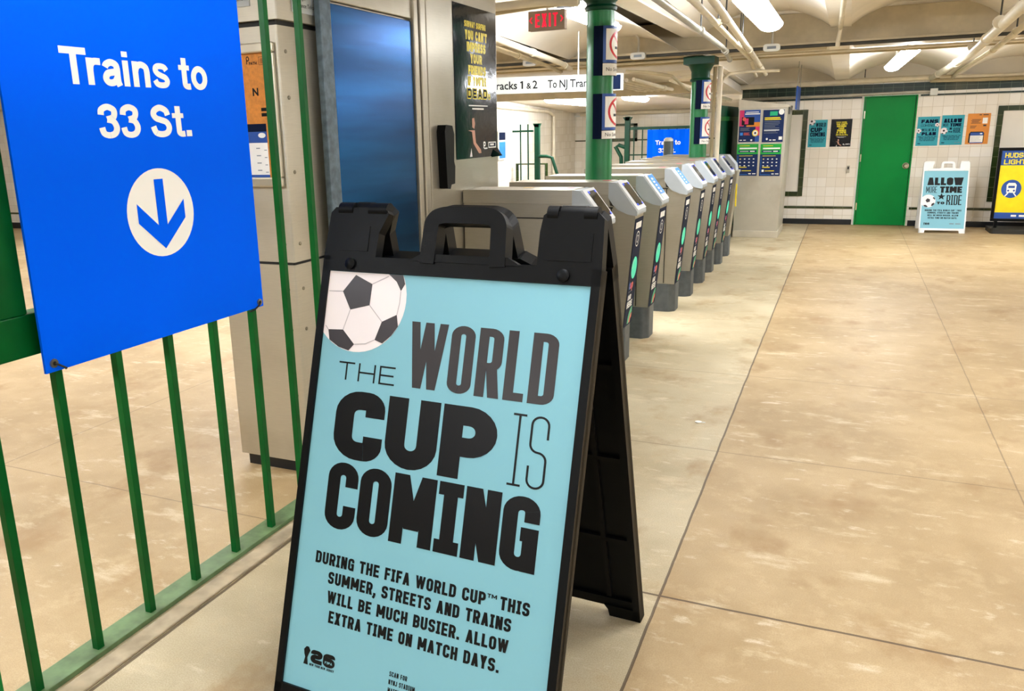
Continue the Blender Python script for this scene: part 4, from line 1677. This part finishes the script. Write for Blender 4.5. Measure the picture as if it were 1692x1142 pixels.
for s in (-1, 1):
    pr.ell(cx_ + s * .032, cy_ - .022, .012, .012, 'royal', 3, 10)
    pr.line([(cx_ + s * .03, cy_ - .05), (cx_ + s * .062, cy_ - .095)], .014, 'paper', 2)
pr.rect(.19, .025, .25, .05, 'white_print', 2)
pr.rect(.28, .025, .38, .05, 'white_print', 2)
MB_ = pr.mb
MB_.kbox(sx0 + w, sx1 - w, ys + .013, ys + .02, sz0_ + w, sz1_ - w, 'plastic')
MB_.build('poster', st_)
for x in (1.24, 1.66):
    MB().kbox(x - .012, x + .012, ys + .005, ys + .025, -.985, -.9, 'plastic').build('leg', st_)
mb = MB()
mb.prism([P(1.205, ys - .14, -1), P(1.70, ys - .14, -1), P(1.73, ys - .10, -1), P(1.73, ys + .18, -1), P(1.19, ys + .18, -1), P(1.19, ys - .10, -1)], (0, 0, .055), 'rubber')
mb.build('foot', st_, bevel=.018)

# dark green corrugated gate beside the kiosk
gt = thing('corrugated_gate', P(-1.0, 8.0, -1), 'dark green corrugated metal gate between the far column and the kiosk', 'gate')
mb = MB()
n = 26
y0g, y1g = 7.30, 8.95
pts = []
for i in range(n + 1):
    y = y0g + (y1g - y0g) * i / n
    pts.append((-1.0 + (.012 if i % 2 else -.008), y))
for i in range(n):
    (xa, ya), (xb, yb) = pts[i], pts[i + 1]
    mb.prism([P(xa, ya, -1), P(xb, yb, -1), P(xb - .008, yb, -1), P(xa - .008, ya, -1)], (0, 0, K * (1.145 - .01 * (i % 2))), 'green_dark')
mb.build('sheet', gt)
MB().kbox(-.992, -.975, y0g, y1g, .02, .055, 'green_bar').build('rail', gt)
MB().kbox(-.992, -.975, y0g, y1g, -.6, -.565, 'green_bar').build('rail', gt)

# far fence with the second blue sign
YF = 10.0
ff = thing('railing', P(-2.0, YF, -1), 'far green bar fence beyond the turnstiles, with a tall capped post', 'fence')
mb = MB()
mb.kbox(-2.43, -2.37, YF, YF + .05, -1, .105, 'green_dark')
mb.prism([P(-2.43, YF, .06), P(-2.37, YF, .06), P(-2.345, YF, .10), P(-2.455, YF, .10)], (0, .07, 0), 'green_dark')
mb.build('post', ff, bevel=.004)
MB().kbox(-2.37, -1.62, YF + .01, YF + .04, -.048, -.015, 'green_dark').build('top_rail', ff)
MB().kbox(-2.37, -1.62, YF + .01, YF + .03, -.345, -.33, 'green_dark').build('lower_rail', ff)
for i in range(8):
    x = -2.32 + i * .1
    MB().kbox(x - .006, x + .006, YF + .015, YF + .03, -1, -.045, 'green_dark').build('bar', ff)
mb = MB()
mb.tube([P(-2.42, YF + .02, -.25), P(-2.50, YF + .02, -.22), P(-2.54, YF + .02, -.24), P(-2.47, YF + .02, -.36), P(-2.46, YF + .02, -.6)], .035, 'green_dark', 8)
mb.build('handrail', ff, smooth=True)
fs = thing('direction_sign', P(-1.93, YF, -.6), 'distant blue trains to 33 St sign on the far fence', 'sign')
mb = MB()
fx0, fx1, fz0, fz1 = -2.155, -1.665, -.66, -.05
nf = 8
for i in range(nf):
    a, b = fx0 + (fx1 - fx0) * i / nf, fx0 + (fx1 - fx0) * (i + 1) / nf
    da, db = (.012 if i % 2 else 0), (0 if i % 2 else .012)
    mb.prism([P(a, YF - .012 + da, fz0), P(b, YF - .012 + db, fz0), P(b, YF - .004 + db, fz0), P(a, YF - .004 + da, fz0)], (0, 0, K * (fz1 - fz0)), 'blue_sign')
pr = Pr(plane_fn(P(0, YF - .0125, 0), (1, 0, 0), (0, 0, 1)), .003, mb)
pr.polys(sans_text('Trains to', -2.06 * K, -.225 * K, .052 * K, .29 * K), 'white_print')
pr.polys(sans_text('33 St.', -2.02 * K, -.315 * K, .052 * K, .2 * K), 'white_print')
pr.ring(-1.91 * K, -.45 * K, .115, .115, .114, 'white_print', 1, 28)
mb.build('board', fs)

# left green gate remains and handrail behind the turnstiles
gl = thing('railing', P(-2.85, 8.4, -1), 'green post with handrail and two thin bars before the far left wall', 'fence')
YG = 8.4
mb = MB()
mb.kbox(-2.995, -2.945, YG, YG + .05, -1, .045, 'green_dark')
mb.prism([P(-2.995, YG, .015), P(-2.945, YG, .015), P(-2.93, YG, .05), P(-3.01, YG, .05)], (0, .07, 0), 'green_dark')
mb.build('post', gl, bevel=.003)
for x in (-3.15, -3.066):
    MB().kbox(x - .006, x + .006, YG, YG + .012, -1, .045, 'green_dark').build('bar', gl)
MB().kbox(-3.24, -3.01, YG - .002, YG + .02, -.035, -.015, 'green_dark').build('rail', gl)
mb = MB()
mb.tube([P(-2.945, YG, -.285), P(-2.86, YG, -.285), P(-2.80, YG, -.30), P(-2.74, YG, -.48), P(-2.67, YG, -.75)], .026, 'green_dark', 10)
mb.build('handrail', gl, smooth=True)
mb = MB()
mb.tube([P(-3.34, YG + .4, -1), P(-3.34, YG + .4, -.38), P(-3.0, YG + .4, -.38), P(-3.0, YG + .4, -1)], .03, 'tile_olive', 8)
tag(mb.build('guard_rail'), 'low olive guard rail behind the thin green bars at far left', 'rail')
mb = MB().kbox(-3.395, -3.385, 8.37, 8.57, -.32, -.02, 'white_box')
mb.kbox(-3.386, -3.380, 8.385, 8.555, -.11, -.03, 'navy')
mb.kbox(-3.386, -3.380, 8.385, 8.555, -.30, -.13, 'ltblue')
tag(mb.build('wall_poster'), 'small blue and white notice on the far left wall', 'notice')

# grey bollard behind the turnstiles
cb = P(-1.375, 7.2, -1)
bo = thing('bollard', cb, 'dark grey capped bollard in front of the distant blue sign', 'bollard')
MB().lathe(cb, [(.075, 0), (.075, 1.07), (.062, 1.09), (.060, 1.30)], 'grey_cyl', 24).build('shaft', bo, smooth=True)
MB().lathe(cb + Vector((0, 0, 1.30)), [(.060, 0), (.056, .025), (.03, .045)], 'white_box', 24).build('cap', bo, smooth=True)

# ================================================================== OVERHEAD SIGNS
hs_ = thing('overhead_sign', P(-1.8, 5.0, .215), 'long grey overhead sign with black lettering about tracks 1 and 2', 'sign')
A_ = P(-2.55, 4.78, .212)
Bq = P(-1.27, 5.17, .212)
U_ = (Bq - A_).normalized()
Ls = (Bq - A_).length
fn = plane_fn(A_, U_, (0, 0, 1))
Hs = .098 * K
mb = MB()
mb.prism([fn(0, 0, 0), fn(Ls - .10, 0, 0), fn(Ls - .10, Hs, 0), fn(0, Hs, 0)], fn(0, 0, -.12) - fn(0, 0, 0), 'grey_box')
mb.build('box', hs_, bevel=.004)
mb = MB()
mb.prism([fn(Ls - .098, 0, .004), fn(Ls, 0, .004), fn(Ls, Hs, .004), fn(Ls - .098, Hs, .004)], fn(0, 0, -.13) - fn(0, 0, 0), 'grey_box')
mb.prism([fn(Ls - .098, .01, .005), fn(Ls - .026, .01, .005), fn(Ls - .026, Hs - .012, .005), fn(Ls - .098, Hs - .012, .005)], fn(0, 0, .003) - fn(0, 0, 0), 'navy')
mb.build('end_cap', hs_, bevel=.002)
pr = Pr(fn, .0015)
hang_text = (('Tracks', .785, .255), ('1', 1.07, .024), ('&', 1.127, .044), ('2', 1.183, .045), ('To', 1.323, .083), ('NJ', 1.43, .072), ('Transit', 1.525, .245))
for s_, x_, w_ in hang_text:
    pr.polys(caps('1', x_, .040, .068, .03, .014, .012) if s_ == '1' else bf(s_, x_, .040, .068 if s_ != '&' else .05, w_, .015), 'ink')
pr.mb.build('lettering', hs_)
for x_ in (.4, 1.6):
    MB().tube([fn(x_, Hs, -.06), fn(x_, Hs + .38, -.06)], .008, 'conduit', 8).build('hanger', hs_)

ex = thing('exit_sign', P(-1.32, 3.88, .44), 'brown exit sign with red letters hanging left of the near column', 'sign')
fn = plane_fn(P(-1.410, 3.88, .442), (1, -.03, 0), (0, 0, 1))
ew, eh = .178 * K, .087 * K
mb = MB()
mb.prism([fn(0, 0, 0), fn(ew, 0, 0), fn(ew, eh, 0), fn(0, eh, 0)], fn(0, 0, -.05) - fn(0, 0, 0), 'exit_face')
mb.build('housing', ex, bevel=.004)
pr = Pr(fn, .0015)
pr.rect(.004, .004, ew - .004, eh - .004, 'exit_face', .4)
pr.polys(caps('EXIT', .052, .022, .088, .166, .014, .012, .014, gw={'I': .42}), 'exit_red')
pr.mb.build('face', ex)
for s, x in ((-1, .012), (1, ew - .012)):
    pr = Pr(fn, .0015)
    pr.line([(x - s * .016 if s < 0 else x - .016, .09), (x, .07), (x - s * .016 if s < 0 else x - .016, .05)], .008, 'exit_red')
    pr.mb.build('arrow', ex)
mb = MB()
mb.tube([fn(ew / 2, eh, -.025), fn(ew / 2, eh + .1, -.025)], .01, 'conduit', 8)
mb.build('hanger', ex)
# thin board seen edge-on
hb = thing('hanging_board', P(-.45, 8.2, .1), 'thin hanging board seen edge-on above the kiosk', 'sign')
MB().box(P(-.456, 8.15, .10), P(-.444, 8.65, .30), 'royal').build('board', hb)
for y in (8.2, 8.6):
    MB().tube([P(-.45, y, .30), P(-.45, y, .51)], .006, 'conduit', 6).build('hanger', hb)


# ================================================================== PIPES
def pipe(path, r, m, label, hang=(), name='pipe', cat='pipe', couplers=()):
    pts = [P(*p) for p in path]
    mb = MB().tube(pts, r, m, 12)
    if not hang and not couplers:
        return tag(mb.build(name, smooth=True), label, cat)
    root = thing(name, pts[0], label, cat)
    mb.build('run', root, smooth=True)
    for (x, y, z) in hang:
        c = P(x, y, z)
        h = MB().tube([c, P(x, y, z + .17)], .006, 'darkpipe', 6)
        h.tube([c + Vector((0, -.012, 0)), c + Vector((0, .012, 0))], r * 1.25, m, 12)
        h.build('hanger', root)
    for f in couplers:
        n = len(pts) - 1
        i = min(int(f * n), n - 1)
        c = pts[i].lerp(pts[i + 1], f * n - i)
        d = (pts[i + 1] - pts[i]).normalized()
        MB().tube([c - d * .035, c + d * .035], r * 1.3, m, 12).build('coupling', root, smooth=True)
    return root


zp = .415
pipe([(-.60, -2, zp), (-.63, 3, zp), (-.69, 5.1, zp), (-.775, 6.1, zp), (-.778, 6.14, zp)], .021, 'conduit', 'left of three ceiling pipes running above the turnstile fronts', [(-.655, 4.1, zp), (-.71, 5.4, zp)], couplers=(.55, .75))
pipe([(-.535, -2, .428), (-.545, 3.2, .428), (-.64, 6.1, .409), (-.70, 6.9, .392), (-.745, 7.6, .375)], .020, 'pipe', 'middle of three ceiling pipes running above the turnstile fronts', [(-.565, 4.0, .43), (-.61, 5.2, .43)], couplers=(.5,))
pipe([(-.487, -2, .44), (-.49, 3.25, .44), (-.595, 5.9, .406), (-.68, 7.7, .390)], .024, 'pipe', 'right of three ceiling pipes, the thickest above the turnstile fronts', [(-.52, 3.9, .43), (-.575, 5.0, .43)], couplers=(.6, .8))
# girder conduits
pipe([(-3.3, 5.86, .452), (-1.3, 5.86, .452), (-.55, 5.86, .452), (2.5, 5.86, .452)], .016, 'darkpipe', 'dark conduit clamped along the near side of the girder')
pipe([(-3.3, 6.19, .435), (2.5, 6.19, .435)], .014, 'pipe', 'pale pipe running under the girder, just behind the dark conduit')
pipe([(-3.3, 6.32, .431), (-.3, 6.32, .431), (1.3, 6.32, .431)], .013, 'pipe_tan', 'tan pipe under the girder behind the pale pipe')
for x, lab in ((-.487, 'white junction box on the girder conduit near the large lamp'), (-1.33, 'white junction box on the girder conduit right of the near column'), (-2.1, 'white junction box on the girder conduit above the tracks sign')):
    jb = thing('junction_box', P(x, 5.81, .45), lab, 'box')
    mb = MB()
    c = P(x, 5.825, .452)
    pts = [(c.x + .075 * math.copysign(abs(math.cos(a)) ** .4, math.cos(a)), c.y, c.z + .034 * math.copysign(abs(math.sin(a)) ** .6, math.sin(a))) for a in [2 * PI * k / 24 for k in range(24)]]
    mb.prism(pts, (0, -.05, 0), 'white_box' if x > -1 else 'conduit')
    mb.build('cover', jb, bevel=.006)
    mb = MB()
    mb.box(c + Vector((-.04, -.052, -.012)), c + Vector((.04, -.05, .012)), 'greyink')
    mb.build('slot', jb)
    MB().tube([c + Vector((0, -.02, .03)), c + Vector((0, -.02, .16)), c + Vector((-.04 if x < -1 else 0, -.06, .24))], .012, 'conduit', 8).build('conduit', jb, smooth=True)
# pipes along the far wall
pipe([(-1.0, 8.86, .335), (.1, 8.86, .345), (.63, 8.86, .352)], .036, 'pipe', 'thick pale pipe along the top of the far wall left of the elbow', [(.09, 8.86, .345)], couplers=(.3,))
pipe([(.58, 2.0, .44), (.60, 4.2, .43), (.655, 6.3, .380), (.66, 8.4, .365), (.63, 8.80, .345)], .036, 'pipe', 'thick diagonal pale pipe at the upper right ending above the green door', [(.60, 4.8, .425), (.65, 6.2, .415)], couplers=(.2, .4, .6, .8))
pipe([(.70, 2.0, .44), (.73, 4.9, .425), (.77, 6.3, .396), (.79, 8.3, .365), (.80, 8.84, .345)], .024, 'pipe', 'thinner diagonal pipe beside the thick one at the upper right', [(.74, 5.3, .42)], couplers=(.5,))
pipe([(.63, 8.90, .325), (1.2, 8.90, .315), (2.5, 8.90, .315)], .03, 'pipe_tan', 'tan pipe along the top of the far wall, right of the elbow')
pipe([(.70, 8.86, .350), (1.2, 8.86, .345), (1.6, 8.86, .35), (2.5, 8.86, .35)], .022, 'pipe', 'pale upper pipe along the top of the far wall at the right edge')
pipe([(-1.0, 8.93, .222), (.10, 8.93, .226), (.66, 8.93, .232)], .018, 'conduit', 'grey conduit just above the green door lintel')
tag(MB().kbox(.64, .70, 8.90, 8.98, .195, .255, 'white_box').build('conduit_box', bevel=.004), 'grey conduit box at the right end above the green door', 'box')
pipe([(-.05, -2, .54), (-.05, 3.5, .54), (-.10, 5.78, .54), (-.108, 5.82, .47), (-.108, 5.80, .43)], .02, 'pipe', 'white pipe running along the ceiling rib above the green door')
# pipes left of the near column
pipe([(-1.555, 3.45, .43), (-1.60, 3.9, .43), (-1.80, 5.6, .42), (-1.83, 5.9, .40)], .026, 'pipe', 'pale diagonal pipe at left, under the exit sign', couplers=(.5, .8))
pipe([(-1.64, 3.45, .415), (-1.68, 3.9, .415), (-1.88, 5.55, .405), (-1.9, 5.9, .385)], .02, 'pipe_tan', 'thin tan pipe beside the pale one under the exit sign', couplers=(.5,))
pipe([(-2.2, 3.50, .507), (-1.45, 3.50, .507), (-1.2, 3.50, .512), (-1.06, 3.52, .50)], .026, 'pipe', 'pale cross pipe at the top edge above the exit sign')
pipe([(-2.2, 3.58, .495), (-1.5, 3.58, .495), (-1.25, 3.58, .51), (-1.08, 3.60, .515)], .02, 'pipe_tan', 'tan cross pipe at the top edge behind the pale one')
# vertical pipes next to the far column
pipe([(-.842, 6.178, -1), (-.842, 6.178, .30), (-.84, 6.178, .38)], .026, 'pipe', 'pale vertical pipe standing right of the far green column')
pipe([(-.878, 6.180, -1), (-.878, 6.180, .30), (-.878, 6.180, .38)], .018, 'pipe_tan', 'tan vertical pipe close against the far green column')
pipe([(-.880, 6.45, -.2), (-.880, 6.45, .24), (-.86, 6.47, .31), (-.82, 6.5, .345), (-.72, 6.6, .36), (-.50, 6.7, .36)], .016, 'pipe', 'curved pale pipe bending right above the kiosk')
# cluster between the columns
for i in range(5):
    x = -1.62 + i * .055
    pipe([(x - .12, 6.5, .325 + .004 * i), (x, 7.2, .29), (x + .28, 8.6, .235), (x + .30, 8.9, .22)], .022, 'pipe',
         ('first', 'second', 'third', 'fourth', 'last')[i] + ' from the left of five pale pipes sloping down between the columns', couplers=(.3, .6))
pipe([(-1.45, 5.96, .37), (-1.30, 5.98, .355), (-1.16, 6.1, .33), (-1.12, 6.4, .26), (-1.10, 6.6, .235)], .016, 'pipe_tan', 'tan hose drooping between the two green columns')
pipe([(-.98, 6.5, .345), (-1.20, 6.55, .34), (-1.26, 6.6, .325), (-1.22, 6.9, .30), (-1.08, 7.1, .25)], .02, 'pipe', 'looped pale pipe left of the far green column')
pipe([(-3.36, 8.0, .24), (-3.36, 9.95, .195), (-3.36, 10.15, .15), (-3.36, 10.15, -.2), (-3.36, 10.15, -1)], .03, 'pipe', 'pale pipe along the far left wall turning down to the floor')
pipe([(-3.3, 11.1, .165), (-1.1, 11.1, .165)], .04, 'pipe', 'pale pipe across the back wall above the distant blue sign')

# scrap on the floor
c = Vector((0, 0, 0))
sc = P(-.395, 2.78, -1)
mb = MB()
mb.lathe(sc, [(.016, .0), (.018, .003), (.012, .005)], 'paper', 10)
mb.prism([sc + Vector((.012, -.006, .001)), sc + Vector((.036, -.004, .001)), sc + Vector((.034, .006, .001)), sc + Vector((.012, .006, .001))], (0, 0, .002), 'white_box')
tag(mb.build('scrap'), 'small white scrap lying on the concrete floor right of the a-frame', 'litter')

# ================================================================== GROUPS
GROUPS = {'smoking_sign': 'no smoking signs on the green columns', 'pipe': 'painted pipes under the ceiling', 'column': 'green cast iron columns',
          'junction_box': 'junction boxes on the girder conduit', 'name_plate': 'telephone name plates on the steel column',
          'a_frame_sign': 'a-frame boards', 'direction_sign': 'blue direction signs', 'poster': 'printed posters', 'railing': 'green bar fences'}
for o in COL.objects:
    if o.parent is None and o.get('label') and not o.get('group'):
        g_ = GROUPS.get(o.name.split('.')[0])
        if o.name.split('.')[0] == 'notice':
            g_ = 'notices on the kiosk'
        if g_:
            o['group'] = g_
